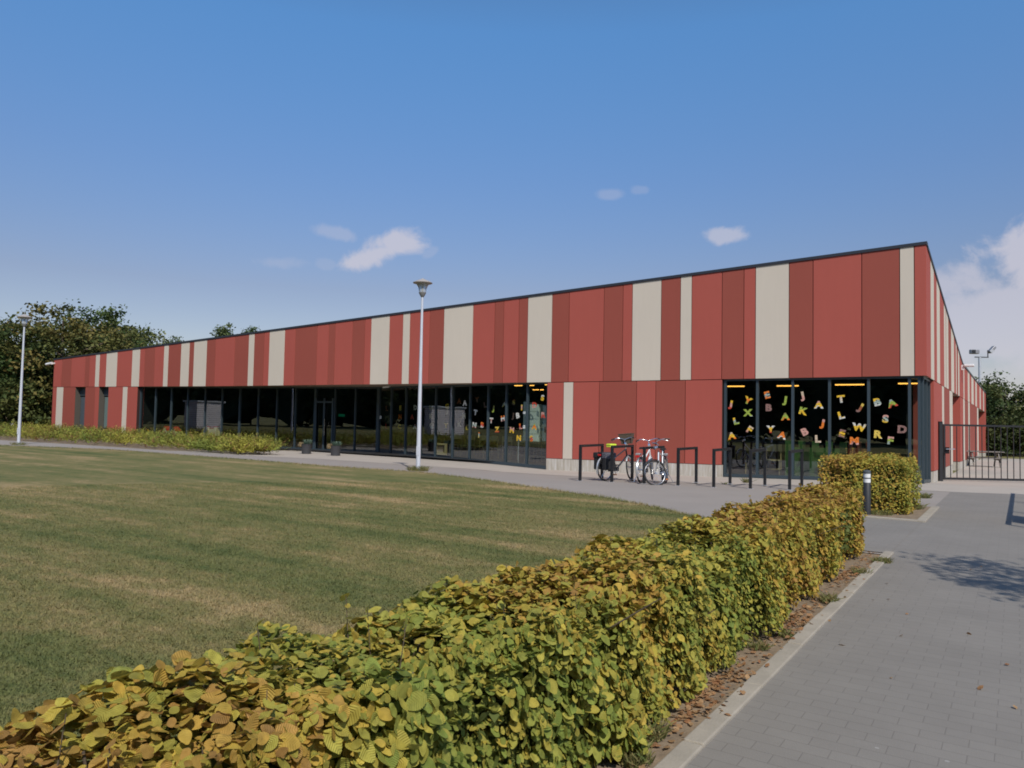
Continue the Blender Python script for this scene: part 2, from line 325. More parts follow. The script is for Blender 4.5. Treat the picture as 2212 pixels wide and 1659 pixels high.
M_bark = mat('bark', (.12, .09, .06), .9, noise=(6, .5), bump=(20, .8))
# ------------------------------------------------------------------ ground sheets
def sheet(name, x0, x1, step, ylo, yhi, rows, dz, m, kind='structure'):
    xs = np.linspace(x0, x1, max(2, int(round((x1-x0)/step))+1)); V = []; F = []
    for x in xs:
        a, b = ylo(x), yhi(x)
        for j in range(rows+1):
            y = a+(b-a)*j/rows; V.append((x, y, zg(x, y)+dz))
    k = rows+1
    for i in range(len(xs)-1):
        for j in range(rows): F += [i*k+j, (i+1)*k+j, (i+1)*k+j+1, i*k+j+1]
    o = fastmesh(name, V, F, 4, m); o['kind'] = kind; return o
def pl(pts):
    xs = [p[0] for p in pts]; ys = [p[1] for p in pts]
    return lambda x: float(np.interp(x, xs, ys))
lawn_edge_px = [(0, 963), (230, 972), (540, 994.7), (705, 1008), (903, 1021), (1004, 1033), (1106, 1047), (1200, 1061), (1300, 1075), (1400, 1094), (1488, 1115)]
LE = sorted([G(*p)[:2] for p in lawn_edge_px]); LE = [(-90, LE[0][1]-3)] + LE + [(-.1, -13.2), (1, -13.3)]
lawn_edge = pl(LE)
PE = sorted([G(*p)[:2] for p in [(0, 950.6), (270, 967), (540, 984.9), (705, 992.5), (898, 1005.6), (1040, 1015), (1188, 1026), (1350, 1036), (1500, 1044.6), (1725, 1048)]])
PE = [(-90, PE[0][1]-3)] + PE + [(.1, -2.5), (2.2, -1.75), (12, -1.7)]
path_edge = pl(PE)
def gridground():
    xs = list(np.arange(-110, -52, 4))+list(np.arange(-52, 14, 1.0))+[14, 20, 30, 50]; ys = list(np.arange(-70, -10, 5))+list(np.arange(-10, 6, .8))+list(np.arange(6, 90, 6))
    V = [(x, y, zg(x, y)-.05) for x in xs for y in ys]; k = len(ys); F = []
    for i in range(len(xs)-1):
        for j in range(k-1): F += [i*k+j, (i+1)*k+j, (i+1)*k+j+1, i*k+j+1]
    # outer skirt to the horizon
    b = len(V); Z = -1.2
    V += [(-1500, -1500, Z), (1500, -1500, Z), (1500, 1500, Z), (-1500, 1500, Z)]
    F += [b, b+1, b+2, b+3]
    o = fastmesh('ground', V, F, 4, M_lawn); o['kind'] = 'structure'
gridground()
sheet('lawn', -90, -.12, .75, lambda x: -42, lawn_edge, 34, .012, M_lawn)
sheet('asphalt_path', -90, .78, .5, lambda x: min(lawn_edge(x), path_edge(x)-.3)-.02 if x < -.3 else -13.4, path_edge, 8, .0, M_asph)
sheet('concrete_strip', -27.0, 0.0, .5, path_edge, lambda x: 2.6 if x > -27 else 0, 8, .004, M_conc)
sheet('concrete_forecourt', 0.0, 9, .5, path_edge, lambda x: 42, 60, .004, M_conc)
sheet('block_paving', .70, 9, .5, lambda x: -40, path_edge, 50, .004, M_pave)
sheet('block_paving', -.9, .74, .3, lambda x: -13.3, lambda x: -9.6, 8, .009, M_pave)
sheet('soil_strip', -.3, .70, .24, lambda x: -40, lambda x: -13.2, 60, -.008, M_soil)
sheet('soil_bed', -1.7, .66, .24, lambda x: -9.5, lambda x: -6.9, 8, .016, M_soil)
mb = MB()
y = -40
while y < -13.3:
    mb.box(.68, .785, y+.004, min(y+1, -13.25)-.004, -.2, .022 + .004*math.sin(y*3)); y += 1
mb.build('kerb', M_kerb, bevel=.008)['kind'] = 'structure'
mb = MB(); mb.box(-1.75, .80, -9.62, -9.5, -.2, .03); mb.box(.67, .80, -9.5, -6.9, -.2, .03)
mb.build('kerb_edging', M_kerb, bevel=.008)['kind'] = 'structure'
# far lawn beyond the forecourt
sheet('far_lawn', -2, 40, 3, lambda x: 42, lambda x: 75, 10, .006, M_lawn)

# ------------------------------------------------------------------ school building
HF = pl([(-48, 2.96), (-31, 2.885), (-12, 2.89), (-5.7, 2.92), (0, 2.95)])
HR = lambda x: 4.66 + (x+48)*1.94/48
L0, L1 = (-38.6, .23), (-22.6, 2.3); R0, R1 = L1, (-12.1, .1)
FB = (-5.66, .14)
bld = empty('school_building', (0, 0, 0), 'long low school building clad in red and beige upright panels under a sloping roof', 'building')
SB = -.0139
def HRS(y): return 6.6 - y*.1265 if y < 17 else 6.6-17*.1265 - .0035*(y-17)
def HFS(y): return 2.95 - .0035*y
SEND = 49.0
def panels(mb, spans, low, high, place, split=9):
    """spans: (a, b, colour index); low(a), high(a); place(s, z) -> 3D point on the front face, and a normal"""
    for a, b, c in spans:
        if b-a < .03: continue
        g = .011
        for k in range(2):
            l0, l1, h0, h1 = low(a), low(b), high(a), high(b)
            m0, m1 = low(a)+split, low(b)+split
            if k == 0: t0, t1 = min(h0, m0), min(h1, m1); q0, q1 = l0, l1
            else:
                if min(h0, h1) < max(m0, m1)+.05: continue
                q0, q1, t0, t1 = m0+.004, m1+.004, h0, h1
            if k == 0 and not min(h0, h1) < max(m0, m1)+.05: t0, t1 = m0, m1
            if k == 0 and min(h0, h1) < max(m0, m1)+.05: t0, t1 = h0, h1
            P = [place(a+g, q0, 0), place(b-g, q1, 0), place(b-g, t1, 0), place(a+g, t0, 0), place(a+g, q0, 1), place(b-g, q1, 1), place(b-g, t1, 1), place(a+g, t0, 1)]
            mb.add(P, [(0, 1, 2, 3), (7, 6, 5, 4), (0, 4, 5, 1), (1, 5, 6, 2), (2, 6, 7, 3), (3, 7, 4, 0)], c)
def spans(edges, cols): return [(edges[i], edges[i+1], {'A': 0, 'B': 1, 'C': 2}[cols[i]]) for i in range(len(cols))]
front = lambda s, z, k: (s, .035*k, z)
e = [-48, -47.0, -45.84, -44.26, -43.75, -43.08, -42.64, -41.91, -40.76, -39.23, -38.46, -37.99, -37.02, -36.17, -35.75, -34.62, -33.88, -33.49, -32.4, -31.68, -30.14, -29.07, -28.65, -27.91, -27.54, -26.45, -25.71, -24.24, -23.51, -23.1, -22.03, -21.29, -20.92, -19.87, -19.12, -18.74, -17.68, -16.95,
     -15.51, -14.48, -14.07, -13.38, -12.99, -11.95, -11.24, -9.86, -9.14, -8.79, -7.75, -7.08, -6.70, -5.70, -5.01, -4.65, -3.65, -2.96, -1.63, -.65, -.29, 0]
c = 'ABABACACACABACBCBCBABCBACABABABACACABCABABCBABACBCABACBABCA'
assert len(c) == len(e)-1, (len(c), len(e))
mb = MB(); panels(mb, spans(e, c), HF, lambda x: HR(x)-.02, front)
mb.build('front_upper_cladding', MC, bld)
# lower front panels
cb = pl([(-48, .12), (-12, .15), (-5.7, .23)])
mb = MB(); hl = lambda x: HF(x)-.022
for e, c in (([-48, -47.5, -46.7, -45.3], 'ACB'), ([-44.1, -43.0, -42.6], 'BA'), ([-41.55, -40.05, -39.58, -38.6], 'ACA'), ([-12.1, -11.42, -11.03, -10.0, -8.6, -7.91, -6.89, -5.68], 'ACABABA')):
    mb = MB(); panels(mb, spans(e, c), cb, hl, front, 9); mb.build('lower_cladding', MC, bld)
# right side panels
side = lambda s, z, k: (-.035*k, s, z)
se = [0, 1.35, 2.4, 3.35, 4.5, 6.2, 7.0, 7.15, 8.2, 9.6, 11.2, 12.3, 12.8, 13.7, 14.6, 17.6, 18.4, 21.4, 23.2, 25.2, 27.8, 30.0, 32.2, 36.5, 38.5, 43, 45, SEND]
sc = 'ACACACBCBCACBCACACACACACACA'; sc = sc[:len(se)-1]
mb = MB(); panels(mb, spans(se, sc), HFS, lambda y: HRS(y)-.02, side)
mb.build('side_upper_cladding', MC, bld)
cbs = lambda y: .27 - .0146*y
hls = lambda y: HFS(y)-.022
for ya, d, e, c in ((2.2, .55, [2.2, 5.2, 6.05, 8.6, 10.2], 'ACBC'), (15.0, .6, [15.0, 17.3, 18.5, 21.6, 23.2, 27, 32.2, 34.2], 'ACBCBBC'), (46.6, .6, [46.6, SEND], 'A')):
    mb = MB(); panels(mb, spans(e, c), cbs, hls, side, 9)
    z0 = cbs(ya); z1 = hls(ya); mb.add([(-d, ya-.004, z0), (-.036, ya-.004, z0), (-.036, ya-.004, z1), (-d, ya-.004, z1)], [(0, 1, 2, 3)], 0)
    mb.build('lower_cladding', MC, bld)
# dark joint backing + solid walls behind the panels
mb = MB()
def wallpoly(mb, P, Q, lo, hi, th=.2, mi=0):
    a = Vector((P[0], P[1], 0)); b = Vector((Q[0], Q[1], 0)); d = (b-a).normalized(); nrm = Vector((-d.y, d.x, 0))*th
    v = [(a.x, a.y, lo(P)), (b.x, b.y, lo(Q)), (b.x, b.y, hi(Q)), (a.x, a.y, hi(P))]; v2 = [(x+nrm.x, y+nrm.y, z) for x, y, z in v]
    mb.add(v+v2, [(0, 1, 2, 3), (7, 6, 5, 4), (0, 4, 5, 1), (1, 5, 6, 2), (2, 6, 7, 3), (3, 7, 4, 0)], mi)
fl = lambda P: HF(P[0])+.004; fh = lambda P: HR(P[0])-.05
for a, b in ((-47.96, -31), (-31, -12), (-12, -5.7), (-5.7, -.24)): wallpoly(mb, (a, .037), (b, .037), fl, fh)
sl_ = lambda P: HFS(P[1])+.004; sh_ = lambda P: HRS(P[1])-.05
for a, b in ((.04, 17), (17, SEND-.04)): wallpoly(mb, (-.037, a), (-.037, b), sl_, sh_)
for a, b in ((-47.96, -45.3), (-44.1, -42.6), (-41.55, -38.6), (-12.1, -5.68)): wallpoly(mb, (a, .038), (b, .038), lambda P: cb(P[0])-.02, lambda P: HF(P[0])+.003, .3)
for a, b in ((2.2, 10.2), (15.0, 34.2), (46.6, SEND-.04)): wallpoly(mb, (-.038, a), (-.038, b), lambda P: cbs(P[1])-.02, lambda P: HFS(P[1])+.003, .4)
# left end and rear walls
wallpoly(mb, (-48, 18), (-48, 0.0), lambda P: -.3, lambda P: 4.6, .03); wallpoly(mb, (-16, 18), (-47.7, 18), lambda P: -.5, lambda P: 4.3); wallpoly(mb, (-.3, SEND), (-16, SEND), lambda P: -1, lambda P: 4.3); wallpoly(mb, (-16, SEND), (-16, 18), lambda P: -1, lambda P: 4.2)
mb.build('wall_core', MC[3], bld)
# plinth
mb = MB()
for a, b in ((-48, -45.3), (-44.1, -42.6), (-41.55, -38.6), (-12.1, -9.5), (-9.5, -7.6), (-7.6, -5.67)):
    mb = MB(); wallpoly(mb, (a+.002, .012), (b-.002, .012), lambda P: zg(P[0], 0)-.3, lambda P: cb(P[0])-.012, .38); mb.build('plinth', M_plinth, bld)
for a, b in ((2.2, 6), (6, 10.2), (15, 19.5), (19.5, 24), (24, 29), (29, 34.2), (46.6, SEND)):
    mb = MB(); wallpoly(mb, (-.012, a+.002), (-.012, b-.002), lambda P: zg(0, P[1])-.3, lambda P: cbs(P[1])-.012, .5); mb.build('plinth', M_plinth, bld)
# roof: trim and deck
mb = MB()
def trim(P, Q, h, th, off):
    a = Vector(P); b = Vector(Q); d = (b-a).normalized(); o = Vector((d.y, -d.x, 0)).normalized()
    v = []
    for p in (a, b):
        v += [p+o*off+Vector((0, 0, -h)), p-o*th+Vector((0, 0, -h)), p-o*th, p+o*off]
    mb.add(v, [(0, 1, 2, 3), (7, 6, 5, 4), (0, 4, 5, 1), (1, 5, 6, 2), (2, 6, 7, 3), (3, 7, 4, 0)])
trim((-48.03, 0, HR(-48)+.06), (.03, 0, HR(0)+.06), .085, .3, .03)
trim((0, .31, HRS(.31)+.06), (0, 17, HRS(17)+.06), .085, .3, .03); trim((0, 17, HRS(17)+.06), (0, SEND, HRS(SEND)+.06), .085, .3, .03)
trim((-48, 18, HR(-48)+.05), (-48, .31, HR(-48)+.05), .08, .3, .02)
roofo = None
V = []; F = []; xs = np.linspace(-47.8, -.25, 20); ys = [.25, 6, 12, 17, 18, 30, 40, SEND-.1]
def rz(x, y): t = 1+x/48; return 4.62 + t*(HRS(y)-4.66) + (0 if y <= 18 else 0)
for x in xs:
    for yv in ys: V.append((x, yv, rz(x, yv)-.03))
for i in range(19):
    for j in range(len(ys)-1):
        if j >= 4 and xs[i] < -16.2: continue
        k = len(ys); F.append((i*k+j, (i+1)*k+j, (i+1)*k+j+1, i*k+j+1))
rf = MB(); rf.add(V, F); roofo = rf.build('roof', M_roof, bld); mb.build('roof_trim', M_trim, roofo)
# soffits
mb = MB()
def hpoly(mb, pts, z, mi=0, flip=False):
    n_ = len(pts); v = [(p[0], p[1], z(p) if callable(z) else z) for p in pts]; mb.add(v, [tuple(range(n_))], mi)
zs = lambda P: HF(P[0])+.0
hpoly(mb, [(-38.6, .037), (-31, .037), (-22.6, .037), (-12.1, .037), (-12.1, .4), (-22.6, 2.55), (-31, 1.5), (-38.6, .5)], zs); mb.build('soffit', M_soffit, bld); mb = MB()
hpoly(mb, [(-5.68, .037), (-.037, .037), (-.037, 2.2), (-.6, 2.2), (-.6, .3), (-5.68, .3)], zs); mb.build('soffit', M_soffit, bld); mb = MB()
hpoly(mb, [(-45.3, .037), (-44.1, .037), (-44.1, .6), (-45.3, .6)], zs); mb.build('soffit', M_soffit, bld); mb = MB(); hpoly(mb, [(-42.6, .037), (-41.55, .037), (-41.55, .6), (-42.6, .6)], zs); mb.build('soffit', M_soffit, bld)
for a, b in ((10.2, 15.0), (34.2, 46.6)): mb = MB(); hpoly(mb, [(-.037, a), (-.037, b), (-.8, b), (-.8, a)], lambda P: HFS(P[1])); mb.build('soffit', M_soffit, bld)
# interior shell
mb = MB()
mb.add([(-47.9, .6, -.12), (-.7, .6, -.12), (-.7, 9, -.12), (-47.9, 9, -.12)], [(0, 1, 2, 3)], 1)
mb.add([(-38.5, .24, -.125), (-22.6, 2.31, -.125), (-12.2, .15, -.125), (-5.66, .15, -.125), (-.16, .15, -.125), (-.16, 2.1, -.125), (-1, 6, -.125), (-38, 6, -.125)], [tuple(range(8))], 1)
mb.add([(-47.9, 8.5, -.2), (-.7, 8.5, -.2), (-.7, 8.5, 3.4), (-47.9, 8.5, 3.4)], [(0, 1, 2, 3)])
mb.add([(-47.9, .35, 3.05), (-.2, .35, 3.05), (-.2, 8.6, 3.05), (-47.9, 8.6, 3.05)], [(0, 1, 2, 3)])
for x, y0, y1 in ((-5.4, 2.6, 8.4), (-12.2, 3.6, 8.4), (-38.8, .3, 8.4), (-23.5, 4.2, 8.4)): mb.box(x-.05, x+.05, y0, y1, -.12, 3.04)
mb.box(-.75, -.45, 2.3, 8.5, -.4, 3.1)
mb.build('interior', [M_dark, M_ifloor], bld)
# glazed walls
def glazing(name, A, B, edges, zlo, zhi, depth=.11, w_=.06, posts=(), parent=bld, rail=.11):
    """frame + pane between plan points A and B; edges: distances of mullions along"""
    a = Vector((A[0], A[1], 0)); b = Vector((B[0], B[1], 0)); Ld = (b-a).length; d = (b-a)/Ld
    f = MB()
    def P(s): q = a+d*s; return q
    for s in edges:
        q = P(s); ww = w_*2.1 if s in posts else w_
        f.beam((q.x, q.y, zlo(q)), (q.x, q.y, zhi(q)), ww, depth, up=(-d.y, d.x, 0))
    n_ = max(1, int(Ld/1.0))
    for i in range(n_):
        p, q = P(Ld*i/n_), P(Ld*(i+1)/n_)
        f.beam((p.x, p.y, zlo(p)+rail/2), (q.x, q.y, zlo(q)+rail/2), depth-.006, rail)
        f.beam((p.x, p.y, zhi(p)-.045), (q.x, q.y, zhi(q)-.045), depth-.006, .09)
    fr = f.build(name, M_frame, parent)
    g = MB(); v = []
    for i in range(n_+1):
        p = P(Ld*i/n_); v += [(p.x, p.y, zlo(p)+.02), (p.x, p.y, zhi(p)-.02)]
    g.add(v, [(2*i, 2*i+2, 2*i+3, 2*i+1) for i in range(n_)])
    g.build('pane', M_glass, fr); return fr
gl = lambda q: zg(q[0], q[1])+.015
gh = lambda q: HF(q[0])+.03
def dist_edges(px, y, A, B):
    return [math.hypot(p[0]-A[0], p[1]-A[1]) for p in (onplane(x, y, A, B) for x in px)]
le = dist_edges([.2441*x for x in (1225, 1370, 1510, 1655, 1810, 1960, 2120)]+[486+.2441*x for x in (125, 290, 455, 620, 795, 970, 1150)], 930, L0, L1)
LL = math.hypot(L1[0]-L0[0], L1[1]-L0[1]); le = [s for s in le if .3 < s < LL-.3]
glazing('window_wall', L0, L1, [0.03]+le+[LL], gl, gh, posts=(le[10],))
re = dist_edges([486+.2441*x for x in (1470, 1600)]+[810+.2116*x for x in (470, 620, 795, 970, 1155, 1340, 1555)], 930, R0, R1)
RL = math.hypot(R1[0]-R0[0], R1[1]-R0[1])
wr = glazing('window_wall', R0, R1, [.12]+re+[RL], gl, gh, posts=(.12,))
FA, FBp = (-5.66, .14), (-.14, .14)
fe = [.05, 1.05, 2.1, 3.14, 4.19, 5.23, 5.47]
glazing('corner_window', FA, FBp, fe, gl, gh, w_=.07, rail=.09)
glazing('corner_window', (-.14, .2), (-.14, 2.2), [0, 1.0, 1.96], lambda q: zg(q[0], q[1])+.015, lambda q: 2.97, rail=.09)
# two narrow recessed windows with roller shutters
M_reveal = mat('reveal_dark', (.085, .075, .062), .7); M_shut = mat('shutter_grey', (.075, .095, .115), .5); M_shut2 = mat('shutter_green_grey', (.14, .20, .19), .5)
for x0, x1, ms, zb in ((-45.3, -44.1, M_shut, .05), (-42.6, -41.55, M_shut2, .55)):
    wnd = glazing('narrow_window', (x0, .42), (x1, .42), [.04, (x1-x0)-.04], lambda q: .02, lambda q: HF(q[0])-.45, parent=bld)
    m_ = MB(); z = zb
    while z < 2.3: m_.box(x0+.05, x1-.05, .355, .372, z, z+.095); z += .1
    s_ = m_.build('shutter', ms, wnd); h = MB(); h.box(x0+.02, x1-.02, .3, .45, 2.42, HF(x0)-.002); h.build('shutter_box', M_frame, wnd)
    j = MB(); j.box(x0-.01, x0+.002, .037, .45, .0, HF(x0)-.004); j.box(x1-.002, x1+.01, .037, .45, .0, HF(x0)-.004); j.build('reveal', M_reveal, wnd)
# side recess windows
for a, b in ((10.2, 15.0), (34.2, 46.6)):
    n_ = 3 if a < 12 else 6
    glazing('side_window', (-.6, a), (-.6, b), [.03]+[(b-a)*i/n_ for i in range(1, n_)]+[b-a-.03], lambda q: zg(q[0], q[1])+.02, lambda q: HFS(q[1])+.01)
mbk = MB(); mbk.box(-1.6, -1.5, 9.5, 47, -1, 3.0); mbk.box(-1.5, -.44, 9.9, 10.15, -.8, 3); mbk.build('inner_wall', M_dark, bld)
# entrance door in the deepest part of the glass
s0 = le[9]; dirL = Vector((L1[0]-L0[0], L1[1]-L0[1], 0)).normalized(); nL = Vector((dirL.y, -dirL.x, 0))
def PL(s, off=0): q = Vector((L0[0], L0[1], 0))+dirL*s+nL*off; return q
dm = MB(); sA, sB = le[10], le[11]
for s in (sA+.09, sB-.09, (sA+sB)/2): q = PL(s, .075); dm.beam((q.x, q.y, gl(q)+.02), (q.x, q.y, 2.35), .09, .05, up=(nL.x, nL.y, 0))
for z in (.0, 2.30):
    p, q = PL(sA+.14, .075), PL(sB-.14, .075); dm.beam((p.x, p.y, z+zg(p.x, p.y)+.08), (q.x, q.y, z+zg(p.x, p.y)+.08), .046, .09)
door = dm.build('door', M_frame, bld)
hm = MB(); q = PL((sA+sB)/2+.1, .16); hm.tube([(q.x, q.y, .55), (q.x, q.y, 1.35)], .014, 8); hm.build('handle', M_steel, door)

# ------------------------------------------------------------------ small things fixed to the building
def security_camera(loc, label, rz=0, sc=1):
    t = empty('security_camera', loc, label, 'camera', 'security cameras on the school', rz)
    m_ = MB(); m_.tube([(0, 0, 0), (0, -.16*sc, 0)], .035*sc, 8); m_.build('mount', M_white2, t)
    m_ = MB(); m_.tube([(0.12*sc, -.18*sc, .0), (-.28*sc, -.24*sc, -.05*sc)], .062*sc, 12); m_.build('housing', M_white2, t)
    m_ = MB(); m_.tube([(-.281*sc, -.24*sc, -.05*sc), (-.31*sc, -.244*sc, -.054*sc)], .045*sc, 10); m_.build('lens', M_black, t)
    return t
M_white2 = mat('white_plastic', (.72, .72, .72), .4)
security_camera((-47.9, 0, 4.42), 'white security camera at the far corner of the red wall just under the roof edge', sc=1.3)
t = security_camera((-21.0, 1.35, 2.86), 'small grey security camera hanging from the soffit above the entrance', sc=.8)
wl = onplane(2077, 793.5, (0, 0), (0, 1)); t = empty('wall_light', (0, wl[1], wl[2]), 'white floodlight arm on the side wall at the bend of the roof', 'wall light')
m_ = MB(); m_.box(.0, .12, -.12, .12, -.12, .1); m_.build('bracket', M_white2, t); m_ = MB(); m_.box(.1, .5, -.2, .2, .02, .13); m_.build('lamp_head', M_white2, t, bevel=.03)
# notices
M_paper = mat('paper_white', (.75, .78, .76), .7)
def notice(px, py, A, B, wd, ht, label):
    P = onplane(px, py, A, B); d = Vector((B[0]-A[0], B[1]-A[1], 0)).normalized(); nn = Vector((d.y, -d.x, 0))
    m_ = MB(); c_ = Vector(P)+nn*.012
    m_.beam(c_-d*wd/2, c_+d*wd/2, .004, ht); m_.beam(c_-d*wd*.3+nn*.003, c_+d*wd*.3+nn*.003, .003, ht*.12, 1); m_.beam(c_-d*wd*.3+nn*.003+Vector((0, 0, ht*.25)), c_+d*wd*.1+nn*.003+Vector((0, 0, ht*.25)), .003, ht*.1, 1)
    o = m_.build('notice', [M_paper, M_dgrey]); return tag(o, label, 'notice', 'notices on the glass')
notice(822, 901.5, R0, R1, .13, .13, 'small white notice beside the entrance door post')
notice(1133, 891.5, R0, R1, .11, .08, 'small white sticker on the glass between the letters T and B near the pale cupboard')
notice(1132.5, 922, R0, R1, .11, .12, 'white square sticker on the glass next to the orange and pink letter L')
P = onplane(707.6, 896.6, L0, L1); m_ = MB(); m_.box(-.2, .2, -.02, .02, -.06, .06)
o = m_.build('exit_sign', mat('exit_green', (.0, .25, .12), .5, emit=(.0, .5, .25, .06))); o.location = (P[0]-.3, P[1]+1.2, P[2]); tag(o, 'small glowing green exit sign behind the entrance glass', 'sign')

# ------------------------------------------------------------------ paper letters
PAL = {'y': (.80, .50, .03), 'o': (.78, .20, .02), 'r': (.55, .06, .03), 'g': (.32, .42, .06), 'w': (.68, .68, .62), 't': (.33, .42, .38), 'p': (.62, .33, .27), 'm': (.27, .15, .13), 'b': (.62, .50, .36), 'n': (.22, .22, .06), 'd': (.30, .09, .03), 'k': (.75, .55, .10)}
_lm = {}
def lettermat(key):
    if key in _lm: return _lm[key]
    m = mat('letter_paper_'+key, PAL[key[0]], .8); nt, n, l, b = nodes_of(m)
    tcn = n.new('ShaderNodeTexCoord'); vo = n.new('ShaderNodeTexVoronoi'); vo.inputs['Scale'].default_value = 9; l.new(tcn.outputs['Object'], vo.inputs['Vector'])
    sp = n.new('ShaderNodeSeparateColor'); l.new(vo.outputs['Color'], sp.inputs[0])
    sz = n.new('ShaderNodeSeparateXYZ'); l.new(tcn.outputs['Object'], sz.inputs[0])
    a = n.new('ShaderNodeMath'); a.operation = 'MULTIPLY_ADD'; l.new(sz.outputs['Y'], a.inputs[0]); a.inputs[1].default_value = -3.2; a.inputs[2].default_value = .5
    c_ = n.new('ShaderNodeMath'); c_.operation = 'MULTIPLY_ADD'; l.new(sp.outputs[0], c_.inputs[0]); c_.inputs[1].default_value = .35; l.new(a.outputs[0], c_.inputs[2])
    s_ = n.new('ShaderNodeMath'); s_.operation = 'SUBTRACT'; l.new(c_.outputs[0], s_.inputs[0]); s_.inputs[1].default_value = .17
    r = n.new('ShaderNodeValToRGB'); r.color_ramp.interpolation = 'CONSTANT'; e = r.color_ramp.elements
    ks = list(key)
    while len(e) < len(ks): e.new(.5)
    for i, k in enumerate(ks): e[i].position = i/len(ks); 
    for i, k in enumerate(ks): e[i].color = (*PAL[k], 1)
    l.new(s_.outputs[0], r.inputs['Fac'])
    t = n.new('ShaderNodeTexNoise'); t.inputs['Scale'].default_value = 26; t.inputs['Detail'].default_value = 3; l.new(tcn.outputs['Object'], t.inputs['Vector'])
    mr = n.new('ShaderNodeMapRange'); l.new(t.outputs['Fac'], mr.inputs['Value']); mr.inputs['From Min'].default_value = .4; mr.inputs['From Max'].default_value = .6; mr.inputs['To Min'].default_value = .62; mr.inputs['To Max'].default_value = 1.1
    vm = n.new('ShaderNodeVectorMath'); vm.operation = 'SCALE'; l.new(r.outputs['Color'], vm.inputs[0]); l.new(mr.outputs['Result'], vm.inputs['Scale']); l.new(vm.outputs['Vector'], b.inputs['Base Color'])
    _lm[key] = m; return m
CN = {'y': 'yellow', 'o': 'orange', 'r': 'red', 'g': 'green', 'w': 'white', 't': 'grey green', 'p': 'pink', 'm': 'mauve brown', 'b': 'beige', 'n': 'olive', 'd': 'dark red', 'k': 'gold'}
_gm = {}
def glyph(ch):
    if ch in _gm: return _gm[ch]
    cu = bpy.data.curves.new('glyph', 'FONT'); cu.body = ch; cu.size = .30; cu.offset = .017; cu.extrude = .002; cu.align_x = 'CENTER'; cu.align_y = 'CENTER'; cu.resolution_u = 3
    ob = bpy.data.objects.new('glyph_tmp', cu); COL.objects.link(ob)
    bpy.context.view_layer.update(); dg = bpy.context.evaluated_depsgraph_get(); me = bpy.data.meshes.new_from_object(ob.evaluated_get(dg)); bpy.data.objects.remove(ob)
    me.name = 'letter'; co = np.empty(len(me.vertices)*3, np.float32); me.vertices.foreach_get('co', co); co = co.reshape(-1, 3)
    co[:, :2] -= (co[:, :2].max(0)+co[:, :2].min(0))/2; me.vertices.foreach_set('co', co.ravel()); me.update(); _gm[ch] = me; return me
def letter(ch, px, py, rot, key, A, B, sz=1.0, off=.014, where=''):
    P = onplane(px, py, A, B); d = Vector((B[0]-A[0], B[1]-A[1], 0)).normalized(); nn = Vector((d.y, -d.x, 0))
    me = glyph(ch).copy(); me.materials.clear(); me.materials.append(lettermat(key))
    o = bpy.data.objects.new('paper_letter', me); COL.objects.link(o)
    rm = Matrix((d, Vector((0, 0, 1)), nn)).transposed().to_4x4(); o.matrix_world = Matrix.Translation(Vector(P)+nn*off) @ rm @ Matrix.Rotation(R(rot), 4, 'Z') @ Matrix.Diagonal((sz*1.08, sz*.94, 1, 1))
    cols = []
    for k in key:
        if CN[k] not in cols: cols.append(CN[k])
    tag(o, '%s paper letter %s %s' % (' '.join(cols[:2]), ch, where), 'letter', 'paper letters stuck on the school windows')
RB = [('J', 188, 362, -10, 'ypr', 'above an L in the leftmost pane of the corner window'), ('Y', 370, 318, -25, 'yog', 'above a green X in the corner window'), ('X', 370, 445, 2, 'g', 'below a Y in the corner window'),
      ('L', 248, 530, 14, 'ytg', 'between a J and an A in the corner window'), ('A', 203, 685, 10, 'byo', 'lowest in the leftmost pane of the corner window'), ('F', 390, 622, -32, 'byp', 'tilted beside the first mullion of the corner window'),
      ('E', 572, 260, 14, 'oto', 'highest in the second pane of the corner window'), ('B', 588, 392, 0, 'm', 'under the letter E in the corner window'), ('J', 753, 320, -8, 'g', 'above a letter A in the second pane'),
      ('A', 760, 485, 3, 'ngo', 'under the green J in the corner window'), ('Y', 607, 617, 0, 'wyr', 'left of a small orange A in the second pane'), ('A', 727, 680, -14, 'oow', 'lowest in the second pane of the corner window'),
      ('J', 935, 275, 12, 'bp', 'highest in the third pane of the corner window'), ('K', 950, 428, -14, 'gy', 'under the beige J in the corner window'), ('A', 1108, 362, 0, 'pyw', 'right of the K in the third pane'),
      ('J', 1142, 562, -10, 'poo', 'beside the third mullion of the corner window'), ('B', 962, 642, 24, 'p', 'tilted low in the third pane of the corner window'), ('L', 1100, 717, 2, 'b', 'lowest in the third pane of the corner window'),
      ('T', 1340, 302, 6, 'ybw', 'highest in the fourth pane of the corner window'), ('L', 1342, 470, 16, 'yyw', 'under the T in the fourth pane'), ('J', 1535, 393, -28, 'kdm', 'tilted high in the fourth pane near the mullion'),
      ('W', 1528, 597, -8, 'wyy', 'right of an E in the fourth pane'), ('E', 1352, 660, -12, 'mym', 'below the L in the fourth pane'), ('M', 1478, 737, -2, 'oop', 'lowest in the fourth pane of the corner window'),
      ('B', 1718, 333, 12, 'ytw', 'highest at the left of the fifth pane'), ('A', 1870, 347, 20, 'tgr', 'top right in the fifth pane of the corner window'), ('S', 1802, 508, -5, 'pty', 'in the middle of the fifth pane'),
      ('R', 1728, 670, -4, 'k', 'above the hedge in the fifth pane'), ('D', 1977, 618, -3, 'm', 'at the right end of the corner window'), ('F', 1855, 735, -6, 'pgt', 'lowest in the fifth pane of the corner window')]
for ch, x, y, rot, key, wh in RB: letter(ch, 1539+.2075*x, 799.2+.2075*y, rot, key, FA, FBp, .98, .016, wh)
